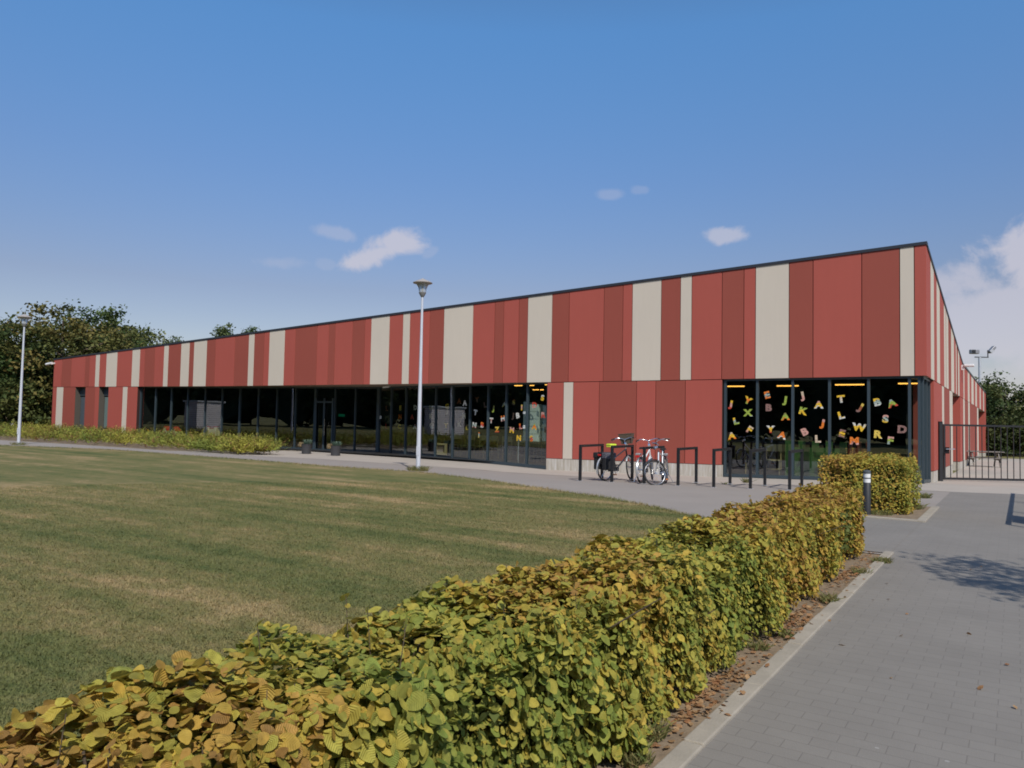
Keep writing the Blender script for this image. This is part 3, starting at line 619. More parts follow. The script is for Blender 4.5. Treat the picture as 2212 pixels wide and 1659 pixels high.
MBL = [('A', 250, 465, 3, 'w', 'near the top of the hall glass left of a Y'), ('Y', 430, 410, 5, 'dm', 'highest beside the pale A on the hall glass'), ('L', 565, 495, 8, 'm', 'dim beside a thick mullion of the hall glass'), ('T', 428, 622, -10, 'w', 'above an N in the hall glass'),
       ('J', 722, 565, -6, 'ng', 'high on the hall glass above a T'), ('A', 885, 485, 0, 'mwy', 'high on the hall glass beside a mullion'), ('S', 1038, 450, -8, 'dkm', 'dim, high, right of a hall glass mullion'), ('I', 1195, 540, 0, 'kpy', 'beside the pale cupboard on the hall glass'),
       ('D', 1408, 500, 4, 'rp', 'over the top of the pale cupboard'), ('S', 1540, 380, -10, 'wyy', 'highest beside the red wall panel'), ('T', 690, 755, -5, 'wpw', 'above a Z on the hall glass'), ('H', 883, 720, 8, 'owp', 'touching a mullion right of the white and pink T'),
       ('J', 1025, 685, -6, 'm', 'left of a white B on the hall glass'), ('B', 1130, 672, 10, 'w', 'right of a dim J on the hall glass'), ('N', 410, 830, -8, 'wtp', 'under the white T on the hall glass'), ('B', 540, 828, -5, 'orw', 'left of a mullion beside the N'),
       ('Z', 785, 905, 2, 'kyr', 'low on the hall glass above the chairs'), ('M', 1032, 915, -5, 'py', 'left of the orange L low on the hall glass'), ('L', 1180, 852, 6, 'orp', 'above a yellow N on the hall glass'), ('A', 1405, 858, -4, 'goy', 'over the middle of the pale cupboard'),
       ('R', 1555, 665, 0, 'pr', 'right of the pale cupboard'), ('I', 1560, 910, 0, 'd', 'low at the right end of the hall glass'), ('I', 485, 995, -6, 'otk', 'lowest under the orange B'), ('N', 1147, 1045, 0, 'y', 'lowest left of the pale cupboard'),
       ('S', 1355, 1055, 10, 'yro', 'low over the foot of the pale cupboard'), ('M', 212, 675, 0, 'b', 'dim left of the white T on the hall glass'), ('K', 142, 815, 0, 'b', 'dim below the beige M'), ('A', 135, 430, 0, 'd', 'dim left of the pale A'), ('L', 265, 870, 3, 'mky', 'beside a mullion by the beige K')]
DIM = set('YLSJKM')
for ch, x, y, rot, key, wh in MBL: letter(ch, 972+.1302*x, 810+.1302*y, rot, key, R0, R1, .95, .016 if key not in ('b', 'd', 'm', 'dm', 'mwy', 'dkm', 'mky') else -.06, wh)
LB = [('E', 1375, 365, 'k', 'above an N right of the entrance'), ('N', 1372, 462, 'o', 'between an E and a C right of the entrance'), ('C', 1365, 570, 'y', 'below the N right of the entrance'), ('L', 1225, 370, 'd', 'dim and high next to the entrance post'), ('L', 1220, 565, 'r', 'dim and low next to the entrance post'),
      ('A', 1505, 462, 'r', 'left of the tall lamp pole'), ('D', 1540, 360, 'w', 'above the red A left of the lamp pole'), ('A', 1535, 570, 'pw', 'low and left of the lamp pole'), ('U', 1712, 360, 'n', 'right of the lamp pole at the top'), ('R', 1712, 455, 'b', 'right of the lamp pole below the U'),
      ('Q', 1718, 560, 'bw', 'right of the lamp pole at the bottom'), ('G', 1890, 345, 'y', 'above a beige J right of the lamp pole'), ('J', 1890, 400, 'b', 'just below the yellow G'), ('Y', 1880, 560, 'y', 'below the beige J')]
for ch, x, y, key, wh in LB: letter(ch, 594+.1953*x, 810+.1953*y, 0, key, R0, R1, .95, -.06, wh)

# ------------------------------------------------------------------ room contents behind the glass
M_tube = mat('tube_light_glow', (.9, .6, .2), .5, emit=(1.0, .45, .08, 2.6))
def tube_light(loc, ln, label, rz=0):
    t = empty('tube_light', loc, label, 'light', 'orange ceiling lights inside the school', rz)
    m_ = MB(); m_.box(-ln/2, ln/2, -.05, .05, .02, .07); m_.build('housing', M_dgrey, t)
    m_ = MB(); m_.tube([(-ln/2, 0, 0), (ln/2, 0, 0)], .019, 8); m_.build('tube', M_tube, t)
def back(px, py, Y):  # point on the vertical plane y=Y
    return onplane(px, py, (0, Y), (1, Y))
for i, (x0, x1, y, Y, lb) in enumerate(((1566, 1608, 834.5, 2.2, 'orange tube light behind the leftmost pane of the corner window'), (1678, 1725, 833.5, 2.2, 'orange tube light crossing the second mullion of the corner window'), (1804, 1867, 831, 2.2, 'longest orange tube light behind the fourth pane'), (1940, 1982, 828.5, 2.2, 'orange tube light at the right end of the corner window'),
         (1880, 1935, 815.3, .9, 'orange tube light close under the window head by the fifth pane'))):
    a, b = back(x0, y, Y), back(x1, y, Y); tube_light(((a[0]+b[0])/2, Y, (a[2]+b[2])/2), b[0]-a[0], lb)
for i, (x0, x1, y, Y) in enumerate(((1111.5, 1128, 833, 3.2), (1144.5, 1153.5, 832.7, 3.2), (1177.5, 1181.5, 831, 3.2), (1151, 1155, 842, 6), (1156.5, 1163.8, 842, 6), (1166.8, 1174, 842, 6))):
    a, b = back(x0, y, Y), back(x1, y, Y); tube_light(((a[0]+b[0])/2, Y, (a[2]+b[2])/2), b[0]-a[0], ['long orange tube light left of the red wall panel', 'short orange tube light above the pale cupboard', 'orange light end cut off by the red wall panel', 'tiny orange light left of two deeper in the hall', 'orange light between two others deep in the hall', 'orange light nearest the red wall panel deep in the hall'][i])
def make_chair():
    t = empty('chair', (0, 0, 0)); m_ = MB(); m_.box(-.22, .22, -.22, .22, .43, .46); m_.build('seat', M_wood, t, bevel=.01)
    m_ = MB(); m_.box(-.22, .22, .19, .215, .68, .88); m_.build('backrest', M_wood, t, bevel=.008)
    for sx in (-1, 1):
        for sy in (-1, 1):
            m_ = MB(); m_.tube([(sx*.2, sy*.2, 0), (sx*.19, sy*.19, .44 if sy < 0 else .88)], .016, 6); m_.build('leg', M_wood, t)
    m_ = MB(); m_.tube([(-.2, -.2, .2), (.2, -.2, .2)], .01, 6); m_.build('stretcher', M_wood, t); m_ = MB(); m_.tube([(-.2, .2, .2), (.2, .2, .2)], .01, 6); m_.build('stretcher', M_wood, t)
    return t
ch0 = make_chair(); first = True
for i, (X, Y, rz_, sc_) in enumerate([(-18.7, 3.2, .2, 1.05), (-17.9, 3.0, -.1, 1.05), (-17.0, 2.8, .1, 1.05), (-16.3, 2.5, .0, 1.05), (-15.5, 2.4, .2, 1.05), (-14.7, 2.1, -.15, 1.05), (-13.9, 1.9, .05, 1.05), (-13.2, 1.7, .1, 1.05), (-4.45, 1.3, .15, 1.15), (-5.2, 1.9, -.3, 1.0)]):
    cc = ch0 if i == 0 else copy_tree(ch0); cc.location = (X, Y, -.125); cc.rotation_euler = (0, 0, rz_); cc.scale = (sc_,)*3
    tag(cc, ['pale wooden chair standing behind the hall glass among a row of chairs' if i < 8 else '', 'pale wooden chair behind the second pane of the corner window beside the green partition', 'pale wooden chair at the dark left end of the corner window'][0 if i < 8 else i-7], 'chair', 'row of wooden chairs behind the hall glass' if i < 8 else 'chairs behind the corner window')
# pale cupboard doors
def cupboard(px0, px1, py0, py1, Y, label, grp='pale cupboards in the hall', m_=None):
    a, b = back(px0, py0, Y), back(px1, py1, Y); t = empty('cupboard', (a[0], Y, b[2]), label, 'cupboard', grp); W_, H_ = b[0]-a[0], a[2]-b[2]
    q = MB(); q.box(0, W_, .02, .5, 0, H_); q.build('body', M_white, t)
    n_ = 5
    for i in range(n_):
        q = MB(); q.box(.02, W_-.02, 0, .018, H_*i/n_+.012, H_*(i+1)/n_-.012); q.build('door', M_white, t)
cupboard(1144, 1162, 873, 954, .52, 'tall pale green cupboard front behind the glass left of the red panel')
cupboard(1130.5, 1136.5, 868, 952, .6, 'narrow slice of white cupboard beside the last wide mullion')
cupboard(1172, 1180, 876, 953, .5, 'white cupboard cut off by the red wall panel')
t = empty('work_table', (-12.9, .9, -.12), 'grey topped table in front of the pale cupboards', 'table'); q = MB(); q.box(-.9, .7, -.25, .4, .98, 1.01); q.build('table_top', M_silver, t, bevel=.005)
for sx in (-.85, .65):
    for sy in (-.2, .35): q = MB(); q.tube([(sx, sy, 0), (sx, sy, .98)], .02, 6); q.build('leg', M_silver, t)
# wooden frame stand behind the glass
a, b = back(941, 957, 1.55), back(965, 983, 1.55); W_, H_ = b[0]-a[0], a[2]-b[2]
t = empty('wooden_play_frame', (a[0], 1.55, b[2]), 'pale wooden box frame on the floor behind the glass right of the lamp pole', 'play frame')
q = MB(); q.box(0, W_, -.03, .03, 0, .13); q.box(0, W_, -.03, .03, H_-.07, H_); q.box(0, .07, -.029, .029, .13, H_-.07); q.box(W_-.11, W_, -.029, .029, .13, H_-.07); q.build('frame', M_wood, t)
q = MB(); q.box(.07, W_-.11, .04, .06, .13, H_-.07); q.build('back_board', mat('brown_board', (.16, .11, .06), .7), t)
for xx, lb in ((972.5, 'thin pale wooden post standing behind the glass right of the play frame'), (938.3, 'thin pale wooden post against the mullion left of the play frame')):
    a, b = back(xx-.9, 958, 1.4), back(xx+.9, 984, 1.4); q = MB(); q.box(a[0], b[0], 1.4, 1.46, b[2], a[2]); tag(q.build('wooden_post', M_wood), lb, 'post')
# castle partitions
M_green = mat('green_board', (.045, .13, .02), .6, noise=(6, .3)); M_redb = mat('red_board', (.16, .03, .01), .6, noise=(5, .3))
def castle(px0, px1, py0, py1, Y, m_, label, n_=4):
    a, b = back(px0, py0, Y), back(px1, py1, Y); q = MB(); st = (b[0]-a[0])/(2*n_+1)
    q.box(a[0], b[0], Y, Y+.04, -.12, a[2]-.2)
    for i in range(n_+1): q.box(a[0]+2*i*st, a[0]+(2*i+1)*st, Y+.001, Y+.039, a[2]-.199, a[2])
    return tag(q.build('play_partition', m_), label, 'partition', 'play castle partitions')
castle(1696, 1829, 951, 1019, .9, M_green, 'dark green battlement shaped play partition behind the corner window')
castle(1832, 1880, 953, 1019, .95, M_redb, 'dark red play partition right of the green one', 2)
q = MB(); q.box(-4.3, -2.6, .25, .8, -.124, -.06); tag(q.build('floor_mat', mat('blue_mat', (.05, .16, .42), .5), bevel=.02), 'bright blue padded mat on the floor behind the corner window', 'mat')
q = MB(); q.box(-1.1, -.3, .25, .8, -.124, -.06); tag(q.build('floor_mat', bpy.data.materials['blue_mat'], bevel=.02), 'small blue padded mat behind the glass at the corner of the building', 'mat')
# toys on the sill, far left
M_tred = mat('toy_red', (.45, .03, .02), .5); M_tyel = mat('toy_yellow', (.8, .42, .02), .45); M_twood = mat('toy_wood', (.66, .55, .36), .6)
def yL(px, off=.5): p = onplane(px, 960, L0, L1); return p[1]+off
def toy_house(px, base, label, wd=.5):
    Y = yL(px); p = back(px, base, Y); t = empty('toy_house', tuple(p), label, 'toy house', 'wooden toy houses on the sill')
    q = MB(); q.box(-wd/2, wd/2, -.15, .15, 0, .28); q.add([(-wd/2, -.15, .28), (wd/2, -.15, .28), (0, -.15, .44)], [(0, 1, 2)]); q.build('walls', M_twood, t)
    q = MB()
    q.add([(-wd/2-.04, -.18, .25), (0, -.18, .47), (0, .18, .47), (-wd/2-.04, .18, .25), (-wd/2-.04, -.18, .28), (0, -.18, .5), (0, .18, .5), (-wd/2-.04, .18, .28)], [(0, 1, 2, 3), (7, 6, 5, 4), (0, 4, 5, 1), (2, 6, 7, 3), (0, 3, 7, 4)])
    q.add([(wd/2+.04, -.18, .25), (0, -.18, .47), (0, .18, .47), (wd/2+.04, .18, .25), (wd/2+.04, -.18, .28), (0, -.18, .5), (0, .18, .5), (wd/2+.04, .18, .28)], [(3, 2, 1, 0), (4, 5, 6, 7), (1, 5, 4, 0), (3, 7, 6, 2), (4, 7, 3, 0)])
    q.build('roof', M_tred, t); q = MB(); q.box(-.06, .06, -.155, -.151, .03, .16); q.build('doorway', M_dgrey, t)
toy_house(378, 941, 'wooden toy house with red roof right of another one'); toy_house(361, 940, 'smaller wooden toy house with red roof left of the other', .4)
Y = yL(460); p = back(460, 941, Y); t = empty('toy_castle', tuple(p), 'pale wooden toy castle with red edged battlements behind the shrubs', 'toy castle')
q = MB(); q.box(-.35, .35, -.1, .1, 0, .38); q.box(-.46, -.24, -.14, .12, 0, .46); q.box(.24, .46, -.14, .12, 0, .46); q.build('walls', M_twood, t)
q = MB(); q.box(-.48, -.22, -.16, .14, .46, .5); q.box(.22, .48, -.16, .14, .46, .5); q.box(-.2, .2, -.11, .11, .38, .42); q.build('battlements', M_tred, t)
q = MB(); q.box(-.07, .07, -.106, -.102, 0, .14); q.build('gateway', M_dgrey, t)
Y = yL(312); p = back(312, 941, Y); t = empty('toy_digger', tuple(p), 'yellow toy digger at the left end of the long window', 'toy')
q = MB(); q.box(-.2, .12, -.1, .1, .05, .16); q.box(-.1, .06, -.08, .08, .16, .28); q.beam((.1, 0, .15), (.32, 0, .34), .05, .06); q.beam((.32, 0, .34), (.42, 0, .2), .05, .05); q.build('body', M_tyel, t, bevel=.01)
q = MB(); q.tube([(-.12, -.11, .05), (-.12, .11, .05)], .05, 10); q.tube([(.06, -.11, .05), (.06, .11, .05)], .05, 10); q.build('wheels', M_black, t)
Y = yL(380, .7); a, b = back(332, 943, Y), back(420, 946, Y); q = MB(); q.box(a[0], b[0], Y-.1, Y+.5, a[2]-.12, a[2]-.03); tag(q.build('window_shelf', M_twood), 'low pale wooden shelf carrying the toy houses', 'shelf')
M_seatg = mat('grey_green_seat', (.12, .17, .16), .6)
for i, px in enumerate((524, 533, 546, 555, 563, 570)):
    Y = yL(px, .45); p = back(px, 958, Y); t = empty('toddler_seat', (p[0], Y, p[2]-.1), 'small grey green seat back showing above the shrub end', 'seat', 'row of small seats behind the shrubs')
    q = MB(); q.box(-.16, .16, 0, .03, .12, .48 + .03*(i % 3)); q.build('backrest', M_seatg, t, bevel=.02); q = MB(); q.box(-.16, .16, 0, .3, .08, .12); q.build('seat', M_seatg, t, bevel=.01)

# ------------------------------------------------------------------ bike stands
def make_rack():
    t = empty('bike_stand', (0, 0, 0)); L_ = 1.36
    q = MB(); q.box(-.032, .032, -.032, .032, -.05, .88); q.build('leg', M_black, t); q = MB(); q.box(-.032, .032, L_-.032, L_+.032, -.05, .88); q.build('leg', M_black, t)
    q = MB(); q.box(-.032, .032, -.032, L_+.032, .88, .945); q.build('top_rail', M_black, t, bevel=.004)
    for y_ in (0, L_): q = MB(); q.box(-.06, .06, y_-.06, y_+.06, -.005, .006); q.build('foot_plate', M_galv, t)
    return t
rack0 = make_rack()
rp = [(1252.9, 1038.7), (1321.5, 1041.5), (1391.3, 1044.8), (1464.6, 1049), (1541.7, 1052.6), (1621, 1055.8), (1705.7, 1058)]
rlab = ['black square bike stand farthest from the hedge', 'black bike stand beside the bicycle with panniers', 'black bike stand in front of the silver and white bicycle', 'black bike stand right of the parked bicycles', 'black bike stand in front of the edge where the red wall meets the window', 'middle empty black bike stand in front of the corner window', 'black bike stand nearest the hedge']
RK = []
for i, p in enumerate(rp):
    x, y, z = G(*p); t = rack0 if i == 0 else copy_tree(rack0); RK.append((x, y)); t.location = (x, y, z); t.rotation_euler = (0, 0, R(2 if i < 3 else 1)*1.0)
    tag(t, rlab[i], 'bike stand', 'bike stands in front of the school')
# ------------------------------------------------------------------ bicycles
M_chrome = M_steel
M_tyre = M_rubber; M_bred = mat('reflector_red', (.5, .02, .02), .3); M_amber = mat('amber_reflector', (.7, .2, .02), .3)
M_pann = mat('pannier_fabric', (.02, .02, .023), .85, noise=(30, .5)); M_pann2 = mat('pannier_pattern', (.16, .16, .2), .85, noise=(40, .9))
M_saddle = mat('saddle_black', (.02, .02, .02), .5); M_bwhite = mat('white_frame_paint', (.72, .73, .76), .25); M_bblue = mat('blue_frame_paint', (.03, .06, .28), .3); M_bdark = mat('dark_frame_paint', (.03, .035, .045), .3); M_yel = mat('neon_yellow', (.62, .78, .05), .6); M_wick = mat('wicker_brown', (.16, .12, .085), .9, noise=(60, .7))
def bicycle(name, rear, front_, label, fmat, fmat2=None, steer=0, lean=0, saddle=True, rack=True, wheel_r=.335, bar_z=1.08, saddle_z=.93, fender=M_silver, basket=False, panniers=False, saddle_cover=False, low=True):
    """local frame: x forward, y left, z up; rear contact at the origin"""
    dx, dy = front_[0]-rear[0], front_[1]-rear[1]; ang = math.atan2(dy, dx); WB = 1.08
    t = empty(name, (rear[0], rear[1], zg(*rear)), label, 'bicycle', 'bicycles parked at the stands'); t.rotation_euler = (lean, 0, ang)
    r = wheel_r
    def wheel(par, cx):
        w_ = MB(); w_.torus((cx, 0, r), r-.021, .022, (0, 1, 0), 44, 8); wo_ = empty('wheel', (0, 0, 0)); wo_.parent = par
        w_.build('tyre', M_tyre, wo_)
        w_ = MB(); w_.torus((cx, 0, r), r-.045, .011, (0, 1, 0), 44, 6); w_.build('rim', M_steel, wo_)
        w_ = MB()
        for k in range(28):
            a = 2*math.pi*k/28; a2 = a+(.35 if k % 2 else -.35); s_ = .03 if k % 4 < 2 else -.03
            w_.tube([(cx+math.cos(a)*(r-.05), 0, r+math.sin(a)*(r-.05)), (cx+math.cos(a2)*.02, s_, r+math.sin(a2)*.02)], .0016, 3, cap=False)
        w_.tube([(cx, -.05, r), (cx, .05, r)], .02, 8); w_.build('spokes', M_steel, wo_)
        return wo_
    wheel(t, 0)
    BB = Vector((.44, 0, .29)); st = Vector((.28, 0, .78)); hd_b = Vector((.90, 0, .62)); hd_t = Vector((.84, 0, .84)); fm2 = fmat2 or fmat
    q = MB()
    q.tube([BB, st], .017, 8); q.tube([BB, hd_b+Vector((-.02, 0, .03))], .022 if low else .018, 8)
    q.tube([BB.lerp(st, .62 if low else .93), hd_t], .018, 8); q.tube([hd_b, hd_t], .021, 8)
    for s_ in (-1, 1): q.tube([(0, s_*.06, r), (BB.x-.05, s_*.03, BB.z)], .009, 6); q.tube([(0, s_*.06, r), st.lerp(BB, .12)+Vector((0, s_*.02, 0))], .008, 6)
    q.build('frame', [fmat], t)
    if fmat2: q = MB(); q.tube([BB.lerp(hd_b, .15), BB.lerp(hd_b, .5)], .025, 8); q.tube([BB.lerp(st, .05), BB.lerp(st, .3)], .02, 8); q.build('frame_decal', fm2, t)
    # steering assembly
    ax = (hd_t-hd_b).normalized(); fork = empty('steering', tuple(hd_b)); fork.parent = t
    q0 = ax.rotation_difference(Vector((0, 0, 1)))
    fork.rotation_mode = 'QUATERNION'
    from mathutils import Quaternion
    fork.rotation_quaternion = Quaternion(ax, steer)
    off = -hd_b
    q = MB(); fc = Vector((WB, 0, r))+off
    for s_ in (-1, 1): q.tube([(ax*(-.01))+Vector((0, s_*.05, 0)), Vector((.07, s_*.055, -.16))*1.0, fc+Vector((0, s_*.055, 0))], [.014, .013, .009], 8)
    q.tube([(0, -.05, 0), (0, .05, 0)], .016, 8); q.tube([Vector((0, 0, 0)), ax*.28], .014, 8); q.build('fork', fender if fender else M_steel, fork)
    q = MB(); top = ax*(.26+bar_z-1.08)
    q.tube([top, top+Vector((.05, 0, .05))], .016, 8)
    c0 = top+Vector((.05, 0, .06))
    for s_ in (-1, 1): q.tube([c0, c0+Vector((.03, s_*.10, .03)), c0+Vector((.0, s_*.2, .05)), c0+Vector((-.08, s_*.27, .04)), c0+Vector((-.14, s_*.29, .03))], .0115, 8)
    q.build('handlebar', M_steel, fork)
    for s_ in (-1, 1):
        q = MB(); q.tube([c0+Vector((-.09, s_*.273, .04)), c0+Vector((-.22, s_*.315, .01))], .018, 8); q.build('grip', M_saddle, fork)
        q = MB(); q.tube([c0+Vector((-.03, s_*.24, .03)), c0+Vector((-.08, s_*.31, .0)), c0+Vector((-.16, s_*.33, -.03))], .006, 6); q.build('brake_lever', M_steel, fork)
    q = MB(); q.tube([c0+Vector((.0, 0, -.1)), c0+Vector((.1, 0, -.12))], [.03, .045], 12); q.build('headlight', M_steel, fork)
    fw = wheel(fork, 0); fw.location = (fc.x, 0, fc.z-r)
    if fender:
        for par, cx, cz, a0, a1 in ((t, 0, r, 20, 205), (fork, fc.x, fc.z, 30, 150)):
            q = MB(); v = []; n_ = 16
            for i in range(n_+1):
                a = R(a0+(a1-a0)*i/n_)
                for yy, rr in ((-.027, r+.012), (0, r+.026), (.027, r+.012)): v.append((cx+math.cos(a)*rr, yy, cz+math.sin(a)*rr))
            fcs = []
            for i in range(n_):
                for j in range(2): fcs.append((i*3+j, i*3+j+1, i*3+j+4, i*3+j+3))
            q.add(v, fcs, 0, True); q.build('mudguard', fender, par)
    # saddle and post
    q = MB(); sp = st+(st-BB).normalized()*(saddle_z-.82); q.tube([st, sp], .013, 8); q.build('seat_post', M_steel, t)
    q = MB(); v = []; prof = [(-.13, .075, 0), (-.1, .085, .012), (-.03, .065, .01), (.04, .03, .004), (.13, .018, .0), (.15, .008, -.01)]
    for x_, w_, z_ in prof: v += [(sp.x+x_, -w_, sp.z+.0), (sp.x+x_, -w_*.7, sp.z+.045+z_), (sp.x+x_, w_*.7, sp.z+.045+z_), (sp.x+x_, w_, sp.z+.0)]
    fcs = [(0, 1, 2, 3), (23, 22, 21, 20)]
    for i in range(5):
        for j in range(4): fcs.append((i*4+j, i*4+4+j, i*4+4+(j+1) % 4, i*4+(j+1) % 4))
    q.add(v, fcs, 0, True); sd_ = q.build('saddle', M_saddle if not saddle_cover else M_yel, t)
    if saddle_cover: q = MB(); q.box(sp.x-.14, sp.x+.12, -.09, .09, sp.z+.03, sp.z+.085); q.build('saddle_cover', M_yel, sd_, bevel=.03)
    # crank, chainring, pedals, chain guard
    q = MB(); q.torus(BB, .085, .006, (0, 1, 0), 24, 5); q.tube([BB+Vector((0, -.06, 0)), BB+Vector((0, .06, 0))], .02, 8); q.tube([BB+Vector((0, .06, 0)), BB+Vector((.08, .07, -.14))], .009, 6); q.tube([BB+Vector((0, -.06, 0)), BB+Vector((-.08, -.07, .14))], .009, 6); q.build('crank', M_steel, t)
    for s_, p_ in ((1, (.08, .12, -.15)), (-1, (-.08, -.12, .13))): q = MB(); p2 = BB+Vector(p_); q.box(p2.x-.045, p2.x+.045, p2.y-.045, p2.y+.045, p2.z-.012, p2.z+.012); q.build('pedal', M_amber if s_ > 0 else M_black, t)
    q = MB(); q.box(.05, .5, -.058, -.045, .25, .36); q.build('chain_guard', M_bdark, t, bevel=.01)
    q = MB(); q.tube([(.1, .08, r-.05), (.02, .2, .01)], .008, 6); q.build('kickstand', M_steel, t)
    if rack:
        q = MB(); z_ = r*2+.06
        for s_ in (-1, 1): q.tube([(.26, s_*.03, z_+.02), (.2, s_*.06, z_), (-.22, s_*.06, z_), (-.22, 0, z_)], .006, 6); q.tube([(0, s_*.065, r), (-.06, s_*.065, z_)], .005, 6); q.tube([(0, s_*.065, r), (.1, s_*.065, z_)], .005, 6)
        q.tube([(-.05, -.06, z_), (-.05, .06, z_)], .005, 5); q.build('luggage_rack', M_steel if not panniers else M_black, t)
        q = MB(); q.box(-.27, -.235, -.05, .05, z_-.06, z_-.01); q.build('rear_light', M_bred, t, bevel=.008)
        if not panniers: q = MB(); q.box(-.24, -.10, -.055, .055, z_+.006, z_+.05); q.build('rack_clamp', M_silver, t, bevel=.008)
    if panniers:
        z_ = r*2+.05
        for s_ in (-1, 1):
            q = MB(); q.box(-.24, .16, min(s_*.075, s_*.22), max(s_*.075, s_*.22), z_-.42, z_+.02); pn = q.build('pannier', M_pann if s_ > 0 else M_pann, t, bevel=.03)
            q = MB(); q.box(-.255, .175, min(s_*.07, s_*.235), max(s_*.07, s_*.235), z_-.12, z_+.04); q.build('flap', M_pann2 if s_ < 0 else M_pann, pn, bevel=.03)
        q = MB(); q.box(-.22, .16, -.08, .08, z_+.02, z_+.045); q.build('pannier_bridge', M_pann, t)
    if basket:
        q = MB(); b0 = top+Vector((.10, 0, -.06)); H_ = .27
        v = []
        for zz, hw, hd_ in ((0, .13, .1), (H_, .19, .15)):
            for sx, sy in ((-1, -1), (1, -1), (1, 1), (-1, 1)): v.append((b0.x+.12+sx*hd_, sy*hw, b0.z+zz))
        v2 = []
        for zz, hw, hd_ in ((.012, .12, .09), (H_, .178, .138)):
            for sx, sy in ((-1, -1), (1, -1), (1, 1), (-1, 1)): v2.append((b0.x+.12+sx*hd_, sy*hw, b0.z+zz))
        q.add(v+v2, [(3, 2, 1, 0), (0, 1, 5, 4), (1, 2, 6, 5), (2, 3, 7, 6), (3, 0, 4, 7), (8, 9, 10, 11), (12, 13, 9, 8), (13, 14, 10, 9), (14, 15, 11, 10), (15, 12, 8, 11), (4, 5, 13, 12), (5, 6, 14, 13), (6, 7, 15, 14), (7, 4, 12, 15)])
        bk = q.build('basket', M_wick, fork)
        q = MB(); q.tube([(p[0], p[1], p[2]+.004) for p in v[4:]], .012, 6, closed=True); q.build('basket_rim', M_wick, bk)
    return t
g1 = G(1307.4, 1038.6); bicycle('bicycle', g1[:2], (g1[0]+.26, g1[1]+1), 'dark bicycle with black panniers, a brown front basket and a neon yellow saddle cover', M_bdark, steer=.42, basket=True, panniers=True, saddle_cover=True, bar_z=1.26, saddle_z=.95)
g2 = G(1384.2, 1043.0); bicycle('bicycle', g2[:2], (g2[0]-.12, g2[1]+1), 'silver and white bicycle with a blue decal standing behind the third bike stand', M_bwhite, M_bblue, steer=.25, lean=-.03, bar_z=1.24, saddle_z=.92)
g3 = G(1424, 1047.2); hd = Vector((.22, -1, 0)).normalized(); bicycle('bicycle', (g3[0]-hd.x*1.08+.03, g3[1]-hd.y*1.08-.12), (g3[0], g3[1]), 'silver and black bicycle leaning towards the camera with its front wheel turned sideways', M_silver, M_bdark, steer=-.85, lean=.06, bar_z=1.24, saddle_z=.93, fender=M_bdark, low=False, rack=True)

# ------------------------------------------------------------------ lamp posts
M_pole = mat('pole_paint', (.60, .63, .70), .4, .1, noise=(3, .08)); M_lglass = bpy.data.materials.new('lamp_glass'); M_lglass.use_nodes = True
b_ = M_lglass.node_tree.nodes['Principled BSDF']; b_.inputs['Base Color'].default_value = (.8, .84, .86, 1); b_.inputs['Roughness'].default_value = .35; b_.inputs['Transmission Weight'].default_value = .55; b_.inputs['IOR'].default_value = 1.2
M_hat = mat('lamp_hat', (.36, .33, .31), .5); M_lgrey = mat('lamp_grey', (.2, .2, .2), .5)
def make_lamp():
    t = empty('street_lamp', (0, 0, 0)); H = 5.17
    q = MB(); q.lathe([(.066, -.1), (.064, .6), (.062, .9), (.052, 2.5), (.04, 4.2), (.033, H)], 16); p_ = q.build('pole', M_pole, t)
    q = MB(); q.box(-.045, .045, -.068, -.058, .45, .72); q.build('hatch', M_pole, p_, bevel=.004)
    q = MB(); q.lathe([(.035, H-.02), (.05, H+.0), (.105, H+.1), (.108, H+.13), (.10, H+.135)], 20); q.build('neck', M_lgrey, t)
    q = MB(); q.lathe([(.10, H+.135), (.115, H+.22), (.145, H+.31), (.2, H+.39)], 24); q.build('shade', M_lglass, t)
    q = MB(); q.lathe([(.025, H+.15), (.03, H+.3), (.01, H+.36)], 10); q.build('bulb', M_white2, t)
    q = MB(); q.lathe([(.2, H+.385), (.285, H+.40), (.292, H+.415), (.28, H+.428), (.16, H+.485), (.05, H+.53), (.03, H+.545), (.0, H+.55)], 28); q.build('hat', M_hat, t)
    return t
lamp0 = make_lamp(); x, y, z = G(903, 1017); lamp0.location = (x, y, z); lamp0.rotation_euler = (0, 0, .3); lamp0.scale = (1, 1, 1)
LAMPC = (x, y, z)
tag(lamp0, 'tall pale tapered street lamp in front of the glass facade between path and lawn', 'street lamp', 'street lamps along the path')
l2 = copy_tree(lamp0); x, y, z = G(40, 960); l2.location = (x, y, z); tag(l2, 'tall pale street lamp in front of the dark trees beyond the end of the school', 'street lamp', 'street lamps along the path')
# small white bollard far left
x, y, z = G(24, 935); q = MB(); q.box(-.1, .1, -.05, .05, .25, .62, 0); q.box(-.03, .03, -.03, .03, 0, .25, 0); o = q.build('marker_post', M_white2); o.location = (x, y, z); tag(o, 'tiny white marker post at the foot of the dark trees', 'marker post')
# ------------------------------------------------------------------ bollard
x, y, z = G(1873, 1113)
t = empty('bollard', (x, y, z), 'dark round bollard with two white bands between the two hedges', 'bollard')
t.scale = (.88, .88, 1); q = MB(); q.lathe([(.07, -.05), (.07, .56), (.066, .565)], 20); q.build('post', mat('bollard_grey', (.03, .032, .036), .5), t)
q = MB(); q.lathe([(.066, .565), (.066, .632)], 20); q.lathe([(.066, .65), (.066, .72)], 20); q.build('reflective_band', mat('band_white', (.78, .79, .8), .3), t)
q = MB(); q.lathe([(.07, .632), (.07, .65)], 20); q.lathe([(.072, .72), (.072, .755), (.05, .775), (0, .78)], 20); q.build('cap', mat('cap_grey', (.08, .09, .1), .4), t)

